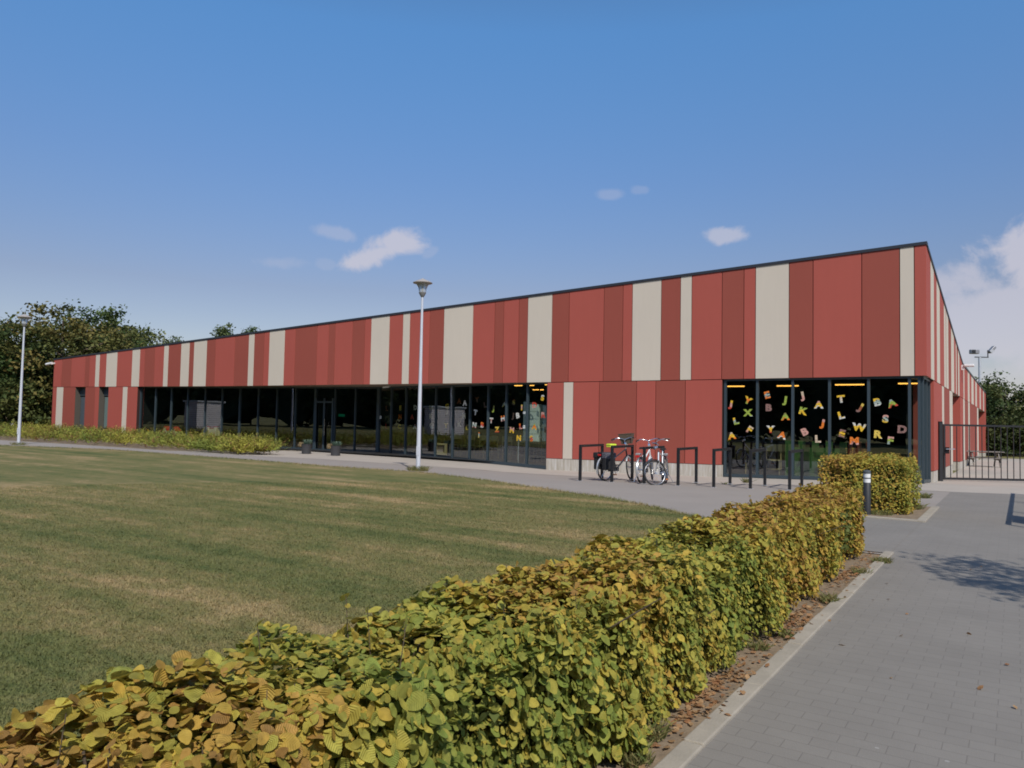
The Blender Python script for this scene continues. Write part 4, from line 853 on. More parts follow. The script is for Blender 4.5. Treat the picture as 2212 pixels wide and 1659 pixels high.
# ------------------------------------------------------------------ gate
g0 = G(2040, 1038.3); g9 = G(2212, 1041.5); gd = Vector((.833, .553, 0)).normalized()
gp = G(2031.5, 1039.5); t = empty('gate_post', (gp[0], gp[1], gp[2]), 'thick black square gate post against the corner of the red wall', 'gate post')
q = MB(); q.beam((0, 0, -.1), (0, 0, 1.84), .11, .11, up=(gd.y, -gd.x, 0)); q.build('post', M_black, t); q = MB(); q.box(-.065, .065, -.065, .065, 1.84, 1.86); q.build('cap', M_black, t)
t = empty('metal_gate', (g0[0], g0[1], g0[2]), 'black metal gate of thin upright bars closing the yard beside the school', 'gate')
LG = 4.2
q = MB(); P0 = Vector((.0, 0, .07)); q.beam(P0, P0+gd*LG, .05, .07); q.beam(Vector((0, 0, 1.76)), Vector((0, 0, 1.76))+gd*LG, .05, .06); q.beam(Vector((0, 0, .03)), Vector((0, 0, 1.79)), .055, .055, up=(gd.y, -gd.x, 0)); q.beam(gd*LG+Vector((0, 0, .03)), gd*LG+Vector((0, 0, 1.79)), .055, .055, up=(gd.y, -gd.x, 0)); q.build('gate_frame', M_black, t)
n_ = int(LG/.2)
for k in range(1, n_+1):
    s_ = k*.2
    if s_ > LG-.06: break
    q = MB(); p_ = gd*s_; q.beam((p_.x, p_.y, .09), (p_.x, p_.y, 1.74), .02, .02, up=(gd.y, -gd.x, 0)); q.build('bar', M_black, t)
q = MB(); p_ = gd*.05; q.box(p_.x-.1, p_.x+.1, p_.y-.09, p_.y-.03, .86, 1.06); lk = q.build('lock_case', M_black, t); q = MB(); q.tube([(p_.x+.02, p_.y-.13, 1.0), (p_.x+.26, p_.y-.1, 1.01)], .014, 8); q.tube([(p_.x+.02, p_.y-.13, 1.0), (p_.x+.02, p_.y-.06, 1.0)], .014, 8); q.build('handle', M_steel, lk)

t = empty('metal_railing', (2.62, -9.6, 0), 'dark metal railing beside the paving, just outside the picture, throwing a shadow before the gate', 'railing')
q = MB(); q.beam((0, 0, 1.0), (0, 7.4, .92), .05, .05); q.beam((0, 0, .55), (0, 7.4, .5), .03, .03); q.build('rail', M_black, t)
for k in range(4): q = MB(); q.box(-.025, .025, k*2.45-.025, k*2.45+.025, -.2, .97); q.build('post', M_black, t)
q = MB(); q.box(-.02, .02, .5, 1.7, .35, .9); q.build('panel', M_black, t)
# ------------------------------------------------------------------ planters
M_straw = mat('dry_plant', (.42, .34, .2), .9); M_sage = mat('sage_leaf', (.16, .22, .17), .8); M_pot = mat('planter_dark', (.045, .045, .05), .6)
def planter(px, py, label):
    x, y, z = G(px, py); t = empty('planter', (x, y, z), label, 'planter', 'planters beside the entrance'); t.scale = (.82, .82, .82)
    q = MB(); q.lathe([(.2, 0), (.235, .02), (.27, .5), (.28, .52), (.24, .52), (.23, .46), (0, .46)], 20); q.build('pot', M_pot, t)
    V = []; F = []; C_ = []
    for i in range(420):
        dry = i % 2; a = rng.uniform(0, 2*math.pi); rr = rng.uniform(0, .15)
        if dry: a = rng.uniform(math.pi*.7, math.pi*1.5)
        p = np.array([rr*math.cos(a)+(-.1 if dry else .06), rr*math.sin(a)-(.1 if dry else 0), .46]); d = np.array([math.cos(a)*.55, math.sin(a)*.55, rng.uniform(.2, .7) if dry else rng.uniform(.5, 1.2)]); L_ = rng.uniform(.12, .26)
        e_ = p+d*L_; e2 = e_+np.array([d[0]*.12, d[1]*.12, -.14 if dry else .03]); s_ = np.array([-math.sin(a), math.cos(a), 0])*.011; b = len(V)
        V += [p-s_, p+s_, e_+s_, e_-s_, e2+s_*.5, e2-s_*.5]; F += [b, b+1, b+2, b+3, b+3, b+2, b+4, b+5]; cc = (.40, .31, .18) if dry else (.17, .25, .19); C_ += [cc]*6
    fastmesh('plant', V, F, 4, M_tleaf, t, col=C_)
planter(661.5, 980.5, 'dark round planter with drooping dry plant beside the shrub end'); planter(724.5, 984.5, 'dark round planter with drooping dry plant right in front of the entrance door')

# ------------------------------------------------------------------ floodlight mast, picnic bench, shed
P = CAM + ray(2117, 871)/np.linalg.norm(ray(2117, 871)[:2])*92
t = empty('floodlight_mast', (P[0], P[1], -.7), 'grey mast with two floodlights rising behind the end of the school', 'floodlight mast')
pt = (CAM + ray(2117.5, 771.5)/np.linalg.norm(ray(2117.5, 771.5)[:2])*92)[2]+.7
q = MB(); q.tube([(0, 0, 0), (0, 0, pt)], [.16, .13], 12); q.build('mast', M_galv, t)
cr2 = Vector((CR[0], CR[1], 0)).normalized(); t.scale = (1.0,)*3; q = MB(); q.beam(Vector((0, 0, pt))-cr2*.5, Vector((0, 0, pt))+cr2*.9, .12, .1); q.beam(Vector((0, 0, pt))+cr2*.85, Vector((0, 0, pt+.75))+cr2*.85, .1, .1, up=(0, 1, 0)); q.build('crossbar', M_dgrey, t)
M_fl = mat('floodlight_housing', (.28, .28, .3), .4, .4)
for s_, c_ in ((0, Vector((0, 0, pt+.55))-cr2*.55), (1, Vector((0, 0, pt+.8))+cr2*1.25)):
    q = MB(); d_ = cr2 if s_ == 0 else (cr2+Vector((0, 0, 1.1))).normalized(); q.beam(c_-d_*.42, c_+d_*.42, .5, .45 if s_ == 0 else .3); h_ = q.build('floodlight', M_fl, t, bevel=.06)
    q = MB(); n2 = -Vector((_f[0], _f[1], 0)).normalized(); q.beam(c_-d_*.38+n2*.27, c_-d_*.02+n2*.27, .03, .36); q.build('lens', M_black if s_ == 0 else M_silver, h_)
x, y, z = G(2131, 993); P = Vector((x, y, z))
def Gd(px, py, dist): v_ = ray(px, py); p_ = CAM+v_/np.linalg.norm(v_[:2])*dist; return Vector((p_[0], p_[1], zg(p_[0], p_[1])))
p = Gd(2126, 990, 44); t = empty('picnic_bench', tuple(p), 'grey wooden picnic bench at the far end of the side wall', 'bench', rz=.2)
M_grw = mat('weathered_wood', (.22, .2, .18), .85, noise=(8, .3))
q = MB()
for k in range(4): q.box(-.8, .8, -.36+k*.185, -.20+k*.185, .72, .76)
q.build('table_top', M_grw, t)
for s_ in (-1, 1):
    q = MB(); q.box(-.8, .8, s_*.65-.13, s_*.65+.13, .42, .46); q.build('seat', M_grw, t)
    q = MB(); q.beam((s_*.55, -.75, 0), (s_*.55, -.2, .72), .05, .1); q.beam((s_*.55, .75, 0), (s_*.55, .2, .72), .05, .1); q.beam((s_*.55, -.75, .38), (s_*.55, .75, .38), .045, .09); q.build('leg', M_grw, t)
# slatted timber shed that shows as a reflection in the glass
t = empty('timber_shed', (-46.2, -13.6, 0), 'grey shed of horizontal boards across the lawn seen mirrored in the window glass', 'shed', rz=R(-8))
q = MB(); M_slat = mat('grey_boards', (.78, .72, .73), .8, noise=(5, .2))
for k in range(15):
    z0 = .08+k*.148
    for a, b, cxy in ((-.5, .5, 'x'), (-1.7, 1.7, 'y')):
        if cxy == 'x': q.box(a, b, -1.72, -1.69, z0, z0+.125); q.box(a, b, 1.69, 1.72, z0, z0+.125)
        else: q.box(-.52, -.49, a, b, z0, z0+.125); q.box(.49, .52, a, b, z0, z0+.125)
q.build('board_wall', M_slat, t); q = MB(); q.box(-.48, .48, -1.68, 1.68, 0, 2.28); q.build('core', M_dgrey, t); q = MB(); q.box(-.62, .62, -1.82, 1.82, 2.31, 2.44); q.build('roof', M_galv, t)

# ------------------------------------------------------------------ foliage generators
def rand_rot(n_, up=.5):
    """random orthonormal frames whose normals favour up"""
    nrm = rng.normal(size=(n_, 3)); nrm[:, 2] = np.abs(nrm[:, 2])+up; nrm /= np.linalg.norm(nrm, axis=1)[:, None]
    t_ = rng.normal(size=(n_, 3)); t_ -= nrm*(t_*nrm).sum(1)[:, None]; t_ /= np.linalg.norm(t_, axis=1)[:, None]
    return nrm, t_, np.cross(nrm, t_)
def leaves_simple(P, size, col, up=.5, aspect=.6):
    """4-vertex rhombic leaves folded along the middle: 2 triangles -> one quad each"""
    n_ = len(P); nr, ta, bi = rand_rot(n_, up); s = np.asarray(size).reshape(-1, 1) if np.ndim(size) else size
    V = np.stack([P-ta*s*.5, P+bi*s*aspect*.5+nr*s*.08, P+ta*s*.5, P-bi*s*aspect*.5+nr*s*.08], 1).reshape(-1, 3)
    return V, np.arange(n_*4), np.repeat(col, 4, 0)
def crown_points(n_cl, n_leaf, rad, cl_r, shell=.55, lump=None, seed=0):
    g = np.random.default_rng(seed)
    d = g.normal(size=(n_cl, 3)); d /= np.linalg.norm(d, axis=1)[:, None]
    rr = shell+(1-shell)*g.random(n_cl)**.6
    amp = 1+.22*np.sin(d[:, 0]*5+seed)*np.cos(d[:, 1]*4+seed*2)+.16*np.sin(d[:, 2]*7+seed)
    C_ = d*(rr*amp)[:, None]*np.array(rad)
    k = np.repeat(np.arange(n_cl), n_leaf); off = g.normal(size=(n_cl*n_leaf, 3))*cl_r*np.array([1, 1, .6])*(.6+.8*g.random(n_cl))[k][:, None]
    return C_, C_[k]+off, k
def tree(name, loc, H, rad, label, group, base=(.07, .1, .03), tint2=(.13, .12, .035), n_cl=150, n_leaf=70, leaf=.26, seed=1, trunk_h=None, cl_r=.5):
    t = empty(name, loc, label, 'tree', group); rad = np.array(rad, float)
    cz = H-rad[2]; C_, P, k = crown_points(n_cl, n_leaf, rad, cl_r, seed=seed); g = np.random.default_rng(seed+50)
    P = P+np.array([0, 0, cz]); keep = P[:, 2] > .3; P = P[keep]; k = k[keep]
    mixf = g.random(n_cl)[k][:, None]**1.5; col = np.array(base)*(1-mixf)+np.array(tint2)*mixf; col = col*(.65+.7*g.random((len(P), 1)))
    V, F, cc = leaves_simple(P, leaf*(.6+.8*g.random(len(P))), col, .3)
    fastmesh('crown', V, F, 4, M_tleaf, t, col=cc)
    q = MB(); r0 = .03*H; q.tube([(0, 0, -.3), (.1, .05, H*.3), (0, .1, H*.62), (.1, 0, H*.85)], [r0, r0*.8, r0*.4, r0*.12], 10)
    for i in range(14):
        c_ = C_[g.integers(n_cl)]+np.array([0, 0, cz]); z0 = H*g.uniform(.2, .6); q.tube([(0.05, .05, z0), tuple(np.array([.05, .05, z0])*.5+c_*.5+np.array([0, 0, .25])), tuple(c_)], [r0*.35, r0*.2, r0*.05], 6)
    q.build('trunk', M_bark, t); return t
def at_az(px, dist): v_ = ray(px, 900); p_ = CAM+v_/np.linalg.norm(v_[:2])*dist; return (float(p_[0]), float(p_[1]))
GT = 'trees beyond the end of the school'
def topz(px, py, dist): v_ = ray(px, py); return 1.55+v_[2]/np.linalg.norm(v_[:2])*dist
for (px, dist, py, rad, lb, sd_, b1, b2) in (
        (-30, 64, 690, (4.5, 4.5, 4.6), 'dark broad tree cut by the frame edge left of the far street lamp', 3, (.035, .06, .018), (.07, .08, .025)),
        (40, 63, 738, (2.9, 2.9, 4.4), 'dark green tree directly behind the far street lamp', 4, (.04, .07, .02), (.08, .09, .03)),
        (125, 63, 650, (4.2, 4.2, 5.2), 'tallest olive brown tree above the far end of the school', 5, (.075, .085, .025), (.15, .115, .035)),
        (190, 70, 668, (3.8, 3.8, 5.2), 'dark green tree right of the tallest olive brown one', 6, (.04, .07, .02), (.07, .085, .025)),
        (238, 72, 690, (2.6, 2.6, 4.5), 'narrow dark tree rising over the low end of the roof', 7, (.045, .075, .025), (.08, .1, .03)),
        (290, 76, 718, (3.0, 3.0, 4.4), 'loose yellowish green tree where the roof line begins to climb', 8, (.075, .10, .035), (.13, .13, .045)),
        (66, 68, 815, (3.4, 3.4, 3.6), 'low bushy tree at the foot of the group behind the far lamp', 9, (.05, .075, .02), (.11, .11, .03)),
        (0, 60, 830, (3.2, 3.2, 3.5), 'low dark bushy tree at the frame edge under the broad one', 10, (.04, .06, .018), (.09, .09, .025)),
        (376, 100, 722, (2.2, 2.2, 3.4), 'small tree top peeking over the roof, alone', 11, (.05, .085, .03), (.09, .11, .04)),
        (482, 96, 700, (2.0, 2.0, 3.6), 'tree top over the roof with two leafy points', 12, (.055, .09, .035), (.1, .12, .045)),
        (535, 98, 703, (1.4, 1.4, 3.2), 'thin tree top over the roof, nearest the lamp of the group', 13, (.055, .09, .035), (.1, .12, .045))):
    x, y = at_az(px, dist); tree('tree', (x, y, 0), topz(px, py, dist), rad, lb, GT, tuple(1.3*c_ for c_ in b1), tuple(1.45*c_ for c_ in b2), n_cl=int(40+9*rad[0]*rad[2]), n_leaf=70, seed=sd_, leaf=.27, cl_r=.42 if px < 300 else .3)
GR = 'trees behind the yard'
for (px, dist, py, rad, lb, sd_, b1, b2) in (
        (2165, 82, 828, (3.4, 3.4, 3.8), 'olive green tree just right of the end of the side wall', 21, (.06, .09, .03), (.12, .12, .04)),
        (2220, 84, 850, (3.8, 3.8, 3.6), 'dark green tree at the frame edge behind the gate', 22, (.05, .08, .028), (.11, .10, .035)),
        (2118, 88, 822, (1.7, 1.7, 3.6), 'slender tree beside the floodlight mast', 23, (.08, .11, .04), (.12, .13, .05)),
        (2190, 76, 900, (3.0, 3.0, 2.4), 'low dark bush-like tree behind the yard lawn', 24, (.035, .055, .018), (.07, .08, .025)),
        (2150, 74, 905, (2.4, 2.4, 2.3), 'low dense dark tree nearest the picnic bench', 25, (.035, .055, .018), (.07, .08, .025))):
    x, y = at_az(px, dist); tree('tree', (x, y, -.8), topz(px, py, dist)+.8, rad, lb, GR, b1, b2, n_cl=int(60+9*rad[0]*rad[2]), n_leaf=70, seed=sd_, leaf=.28, cl_r=.42)
# woodland across the lawn, behind the photographer (mirrored in the glass)
def core_blob(x, y, H, rad, seed, nu=14, nv=9):  # solid dark body added inside each woodland crown to block sky gaps
    vs = []; fs = []
    for i in range(nv+1):
        t_ = math.pi*i/nv
        for j in range(nu):
            a = 2*math.pi*j/nu; st_ = math.sin(t_) if t_ < math.pi/2 else max(math.sin(t_), .93*(i < nv)); k = .82+.12*math.sin(a*3+seed)+.1*math.sin(t_*5+a*2+seed)
            vs.append((x+st_*math.cos(a)*rad[0]*k, y+st_*math.sin(a)*rad[1]*k, max(-.5, H*.47+math.cos(t_)*rad[2]*k*.95)))
    for i in range(nv):
        for j in range(nu): fs.append((i*nu+j, (i+1)*nu+j, (i+1)*nu+(j+1) % nu, i*nu+(j+1) % nu))
    return vs, fs
def woodland():
    core = MB(); V = []; C_ = []; g = np.random.default_rng(77)
    pts = [(22, -44), (0, -47), (-25, -52), (-60, -55), (-95, -48), (-112, -25), (-116, -8)]; cum = 0
    for i in range(len(pts)-1):
        a, b = np.array(pts[i], float), np.array(pts[i+1], float); L_ = np.linalg.norm(b-a); n_ = max(1, int(L_/5.5))
        for j in range(n_):
            p = a+(b-a)*j/n_+g.normal(size=2)*1.2; H = g.uniform(12, 18); rad = np.array([g.uniform(4.2, 5.4)]*2+[H*.5])
            c_, P, k = crown_points(85, 44, rad, .9, .35, seed=int(g.integers(9999))); P = P+np.array([p[0], p[1], H*.5]); P = P[P[:, 2] > 0]
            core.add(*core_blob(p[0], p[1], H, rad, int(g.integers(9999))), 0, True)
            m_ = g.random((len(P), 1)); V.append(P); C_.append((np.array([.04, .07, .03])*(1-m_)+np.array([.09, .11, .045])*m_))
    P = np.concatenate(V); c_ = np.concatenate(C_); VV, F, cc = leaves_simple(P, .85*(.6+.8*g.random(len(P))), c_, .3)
    o = fastmesh('woodland', VV, F, 4, M_tleaf, None, col=cc); tag(o, 'dark belt of trees across the lawn seen mirrored in the glass', 'woodland', kind='stuff'); core.build('inner_foliage_fill', mat('dark_crown_core', (.03, .045, .018), .9, noise=(1.5, .5)), o)
woodland()
# tree out of frame to the right whose shadow falls on the paving
sdir = np.array([-sd.x, -sd.y])/sd.z
tx, ty = 5.38, -17.05
tree('young_tree', (tx, ty, 0), 5.2, (.82, .82, .62), 'young tree beside the paving, standing outside the picture and throwing the leafy shadow', None, (.06, .10, .03), (.12, .13, .04), n_cl=30, n_leaf=50, leaf=.10, seed=31, cl_r=.22)

# ------------------------------------------------------------------ hedges
def leaf_mesh(P, nr, ta, size, col, detailed):
    """serrated oval leaf, tip along ta"""
    n_ = len(P); bi = np.cross(nr, ta); s = size[:, None]
    if detailed:
        K = 11; ts = np.linspace(0, 1, K+1); pts = [(0, t_) for t_ in ts]; tri = []
        for sg in (1, -1):
            b0 = len(pts)
            for i_, t_ in enumerate(ts[1:-1]):
                wd_ = .36*math.sin(math.pi*t_**.78)**.75; pts.append((sg*wd_, t_+.015)); pts.append((sg*wd_*.93, t_+.05))
            ne = 2*(K-1)
            for i_ in range(K-1):
                e0, e1 = b0+2*i_, b0+2*i_+1; m0_, m1_ = i_+1, i_+2
                tri += [(m0_, e0, e1), (m0_, e1, m1_)]
                if i_ < K-2: tri.append((m1_, e1, e0+2))
            tri.append((0, b0, 1))
        tri = [t_ if max(pts[q_][0] for q_ in t_) > 1e-6 else (t_[0], t_[2], t_[1]) for t_ in tri]; fs = np.array(tri)
    else:
        pts = [(0, 0), (.30, .3), (.30, .62), (0, 1), (-.30, .62), (-.30, .3)]; fs = np.array([(0, 1, 2), (0, 2, 3), (0, 3, 4), (0, 4, 5)])
    m_ = len(pts); curl = rng.uniform(-.2, .35, n_)[:, None]; fold = rng.uniform(-.12, .22, n_)[:, None]; wv = rng.uniform(0, .05, n_)[:, None]; tw = rng.uniform(-.25, .25, n_)[:, None]; vs = []
    for (x_, y_) in pts:
        h = (abs(x_)**1.3)*fold-curl*(y_-.3)**2+wv*math.sin(y_*9+x_*3)+tw*x_*(y_-.3)
        vs.append(P+s*(bi*x_+ta*(y_-.3)+nr*h))
    V = np.stack(vs, 1).reshape(-1, 3); F = (fs[None]+(np.arange(n_)*m_)[:, None, None]).reshape(-1)
    uv = np.tile(np.array(pts, np.float32), (n_, 1)); cc = np.repeat(col, m_, 0); return V, F, cc, uv
def n3(P, s, seed):  # cheap smooth noise 0..1
    a = P*s+seed; return .5+.25*(np.sin(a[:, 0]*1.7+np.sin(a[:, 1]*1.3))+np.sin(a[:, 1]*2.1+a[:, 2]*1.9+np.sin(a[:, 0]*.9)))
def hedge(name, x0, x1, y0, y1, h, dens, label, near=None, green_bias=0, seed=5, lean=.0):
    t = empty(name, ((x0+x1)/2, (y0+y1)/2, 0), label, 'hedge', 'hornbeam hedges')
    org = np.array([(x0+x1)/2, (y0+y1)/2, 0]); W_, L_ = x1-x0, y1-y0; g = np.random.default_rng(seed)
    areas = {'top': W_*L_, 'px': h*L_, 'nx': h*L_, 'ny': h*W_, 'py': h*W_}
    Ps = []; Ns = []
    for k, A in areas.items():
        n_ = int(A*dens*(1 if k in ('top', 'px', 'ny') else .55)); u, v = g.random(n_), g.random(n_); dpt = np.abs(g.normal(size=n_))*.07
        if k == 'top': P = np.stack([x0+u*W_, y0+v*L_, h-dpt], 1); nn = (0, 0, 1)
        elif k == 'px': P = np.stack([x1-dpt, y0+u*L_, v*h], 1); nn = (1, 0, .25)
        elif k == 'nx': P = np.stack([x0+dpt, y0+u*L_, v*h], 1); nn = (-1, 0, .25)
        elif k == 'ny': P = np.stack([x0+u*W_, y0+dpt, v*h], 1); nn = (0, -1, .25)
        else: P = np.stack([x0+u*W_, y1-dpt, v*h], 1); nn = (0, 1, .25)
        Ps.append(P); Ns.append(np.tile(nn, (n_, 1)))
    P = np.concatenate(Ps); Nn = np.concatenate(Ns).astype(float)
    # uneven outline: bulges, and the foot drawn in
    bul = (n3(P, 2.3, 1.0)-.5)*.12+(n3(P, 6.1, 4.0)-.5)*.10+(n3(P, 13.0, 2.0)-.5)*.05
    P = P+Nn*bul[:, None]; rel = P[:, 2]/h
    P[:, 0] += np.where(P[:, 0] > (x0+x1)/2, -1, 1)*np.clip(.28-rel, 0, 1)*.02
    rd = np.clip(rel-.82, 0, 1)*.35; P[:, 0] += np.where(P[:, 0] > (x0+x1)/2, -1, 1)*rd*np.abs(P[:, 0]-(x0+x1)/2)*1.2
    keep = P[:, 2] > .03; P = P[keep]; Nn = Nn[keep]
    # stray shoots above the top
    ns = int(L_*9); 
    sx, sy = g.uniform(x0+.05, x1-.05, ns), g.uniform(y0, y1, ns); sh = g.uniform(.02, .15, ns)**1.0*g.uniform(.4, 1, ns); stem = MB()
    SP = []; SN = []
    for a, b, c_ in zip(sx, sy, sh):
        tip = np.array([a+g.normal()*.04, b+g.normal()*.04, h+c_]); stem.tube([(a-org[0], b-org[1], h-.25), tuple(tip-org)], [.004, .0015], 4)
        for q in range(4): SP.append(np.array([a, b, h-.04])+(tip-np.array([a, b, h-.04]))*(.3+.23*q)); SN.append(g.normal(size=3)*.6+np.array([0, 0, .5]))
    P = np.concatenate([P, np.array(SP)]); Nn = np.concatenate([Nn, np.array(SN)])
    n_ = len(P); P[:, 0] -= np.where(P[:, 0] > (x0+x1)/2, 1, 0)*(.08 if near else 0)*np.clip((P[:, 1]+18)/4.5, 0, 1)
    nr = Nn/np.linalg.norm(Nn, axis=1)[:, None]+g.normal(size=(n_, 3))*.5; nr[:, 2] += .28; nr /= np.linalg.norm(nr, axis=1)[:, None]
    ta = g.normal(size=(n_, 3))*.7+np.array([0, 0, -.55]); ta -= nr*(ta*nr).sum(1)[:, None]; ta /= np.linalg.norm(ta, axis=1)[:, None]
    size = (.025+.040*g.random(n_)**1.5)*(.8+.5*n3(P, 3.0, 9)); 
    # leaf colours: green <-> yellow <-> brown patches along the hedge
    f = n3(P, 1.1, 2.0)*.42+n3(P, 4.5, 7.0)*.23+g.random(n_)*.52-.12-green_bias; 
    f += .10*np.clip((P[:, 2]-h*.8)/(h*.2), 0, 1)
    yv = P[:, 1]
    f += .12 + .20*np.exp(-((yv+22.9)/.8)**2) - .08*np.exp(-((yv+20.8)/1.3)**2) + .20*np.clip((yv+18.8)/3, 0, 1) - .16*(yv > -10)
    stops = np.array([0, .28, .48, .66, .82, 1.0]); cols = np.array([(.15, .21, .045), (.24, .29, .06), (.37, .36, .075), (.50, .41, .075), (.52, .34, .07), (.40, .23, .07)])
    f = np.clip(f, 0, 1); col = np.stack([np.interp(f, stops, cols[:, i]) for i in range(3)], 1)*g.uniform(.82, 1.22, (n_, 1))
    dist = np.linalg.norm(P-CAM, axis=1); nearm = dist < (near or 0)
    for m_, det in ((nearm, True), (~nearm, False)):
        if m_.sum() == 0: continue
        V, F, cc, uv = leaf_mesh(P[m_]-org, nr[m_], ta[m_], size[m_], col[m_], det)
        if det: VD = (V, F, cc, uv)
        else:
            if near and nearm.sum():
                V0, F0, c0, u0 = VD; F = np.concatenate([F0, F+len(V0)]); V = np.concatenate([V0, V]); cc = np.concatenate([c0, cc]); uv = np.concatenate([u0, uv])
            fastmesh('foliage', V, F, 3, M_leaf, t, col=cc, uv=uv)
    # inner leaves and stems
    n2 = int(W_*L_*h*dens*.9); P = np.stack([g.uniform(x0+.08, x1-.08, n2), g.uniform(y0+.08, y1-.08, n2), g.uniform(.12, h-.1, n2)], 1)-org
    V, F, cc = leaves_simple(P, .075, np.tile((.12, .15, .04), (n2, 1))*g.uniform(.6, 1.2, (n2, 1)), .2, .7); fastmesh('inner_foliage_fill', V, F, 4, M_tleaf, t, col=cc)
    for i in range(int(L_*5)):
        a, b = g.uniform(x0+.15, x1-.15)-org[0], g.uniform(y0+.1, y1-.1)-org[1]
        stem.tube([(a, b, -.05), (a+g.normal()*.05, b+g.normal()*.05, h*.5), (a+g.normal()*.1, b+g.normal()*.1, h-.03)], [.011, .008, .004], 5)
        for q in range(2): z0 = h*g.uniform(.3, .7); stem.tube([(a, b, z0), (a+g.normal()*.15, b+g.normal()*.15, z0+.25)], [.005, .0025], 4)
    stem.build('branches', M_bark, t); return t
hedge('hedge', -.12, .545, -25.5, -13.3, .765, 3800, 'long low yellowing hornbeam hedge running from the foreground beside the kerb', near=4.2)
hedge('hedge', -1.0, .50, -8.85, -7.35, .97, 2200, 'short blocky hedge in front of the corner window behind the bollard', near=0, seed=8)
# ------------------------------------------------------------------ ground cover shrubs by the facade
def juniper():
    g = np.random.default_rng(12); V = []; F = []; C_ = []
    n_ = 9000
    fr = pl([(p[0], p[1]) for p in PE]);
    for i in range(n_):
        x = g.uniform(-60, -22.9) if g.random() < .92 else g.uniform(-27, -23.0)
        ylo, yhi = fr(x)+.28, 0.1 if x < -27 else (-.15 if x < -26.2 else max(fr(x)+.6, -2.2-.9*(x+26)/3))
        if x > -23.6: yhi = min(yhi, -2.9)
        if x < -48.2: yhi = 2.5
        y = g.uniform(ylo, max(yhi, ylo+.3)); z0 = zg(x, y); a = g.uniform(0, 2*math.pi)
        L_ = g.uniform(.65, 1.2); el = g.uniform(.45, 1.1); base = np.array([x, y, z0+g.uniform(0, .12)]); L_ *= 1.0 if y > ylo+.5 else .75
        d = np.array([math.cos(a)*math.cos(el), math.sin(a)*math.cos(el), math.sin(el)]); mixf = .5+.5*math.sin(x*1.1+y*1.7)*math.sin(x*.37+1)
        c_ = np.array([.19, .24, .05])*(1-mixf)+np.array([.36, .33, .06])*mixf; c_ = c_*g.uniform(.6, 1.3)
        if g.random() < .12: c_ = np.array([.22, .13, .05])
        for q in range(9):
            s_ = .25+q*.085; p = base+d*L_*s_*.9+np.array([0, 0, -.14*s_*s_]); sd2 = g.normal(size=3); sd2 -= d*sd2.dot(d); sd2 /= np.linalg.norm(sd2)
            tip = p+(d*.6+sd2)*.085*(1.2-.6*s_); w2 = np.cross(sd2, d)*.018; b = len(V); V += [p-w2, p+w2, tip+w2*.3, tip-w2*.3]; F += [b, b+1, b+2, b+3]; C_ += [c_]*4
    o = fastmesh('ground_cover', V, F, 4, M_tleaf, None, col=C_); tag(o, 'low yellow green spreading shrubs along the foot of the school wall', 'shrubs', kind='stuff')
juniper()
sheet('shrub_bed_soil', -62, -25.4, .6, lambda x: path_edge(x)+.02, lambda x: .3 if x > -48.3 else 3, 4, .002, M_soil)
# ------------------------------------------------------------------ grass blades
def blades(name, P, h, col_mat, lean=.6, wd=.004, label=None, seed=3):
    g = np.random.default_rng(seed); n_ = len(P); a = g.uniform(0, 2*math.pi, n_); hh = h*g.uniform(.5, 1.3, n_)[:, None] if np.ndim(h) == 0 else h
    side_ = np.stack([np.cos(a), np.sin(a), 0*a], 1)*(wd*g.uniform(.7, 1.4, n_))[:, None]; tip = g.normal(size=(n_, 3))*np.array([lean, lean, 0])+np.array([0, 0, 1]); tip = tip/np.linalg.norm(tip, axis=1)[:, None]*hh
    V = np.stack([P-side_, P+side_, P+tip], 1).reshape(-1, 3); o = fastmesh(name, V, np.arange(n_*3), 3, col_mat); return tag(o, label, 'grass', kind='stuff')
g = np.random.default_rng(4); Q = []
while sum(len(q) for q in Q) < 300000:
    rr = 3.0+15*g.random(60000)**1.25; aa = YAW+g.uniform(-.66, .35, 60000); x_ = CAM[0]+rr*np.sin(aa); y_ = CAM[1]+rr*np.cos(aa)
    ok = (x_ < -.1) & (y_ < np.interp(x_, [p[0] for p in LE], [p[1] for p in LE])-.03); Q.append(np.stack([x_[ok], y_[ok], np.array([zg(a, b)+.012 for a, b in zip(x_[ok], y_[ok])])], 1))
P = np.concatenate(Q); dd = np.linalg.norm(P-CAM, axis=1)
blades('grass', P, .028, M_blade, .9, .0035, 'short mown grass blades over the near lawn')
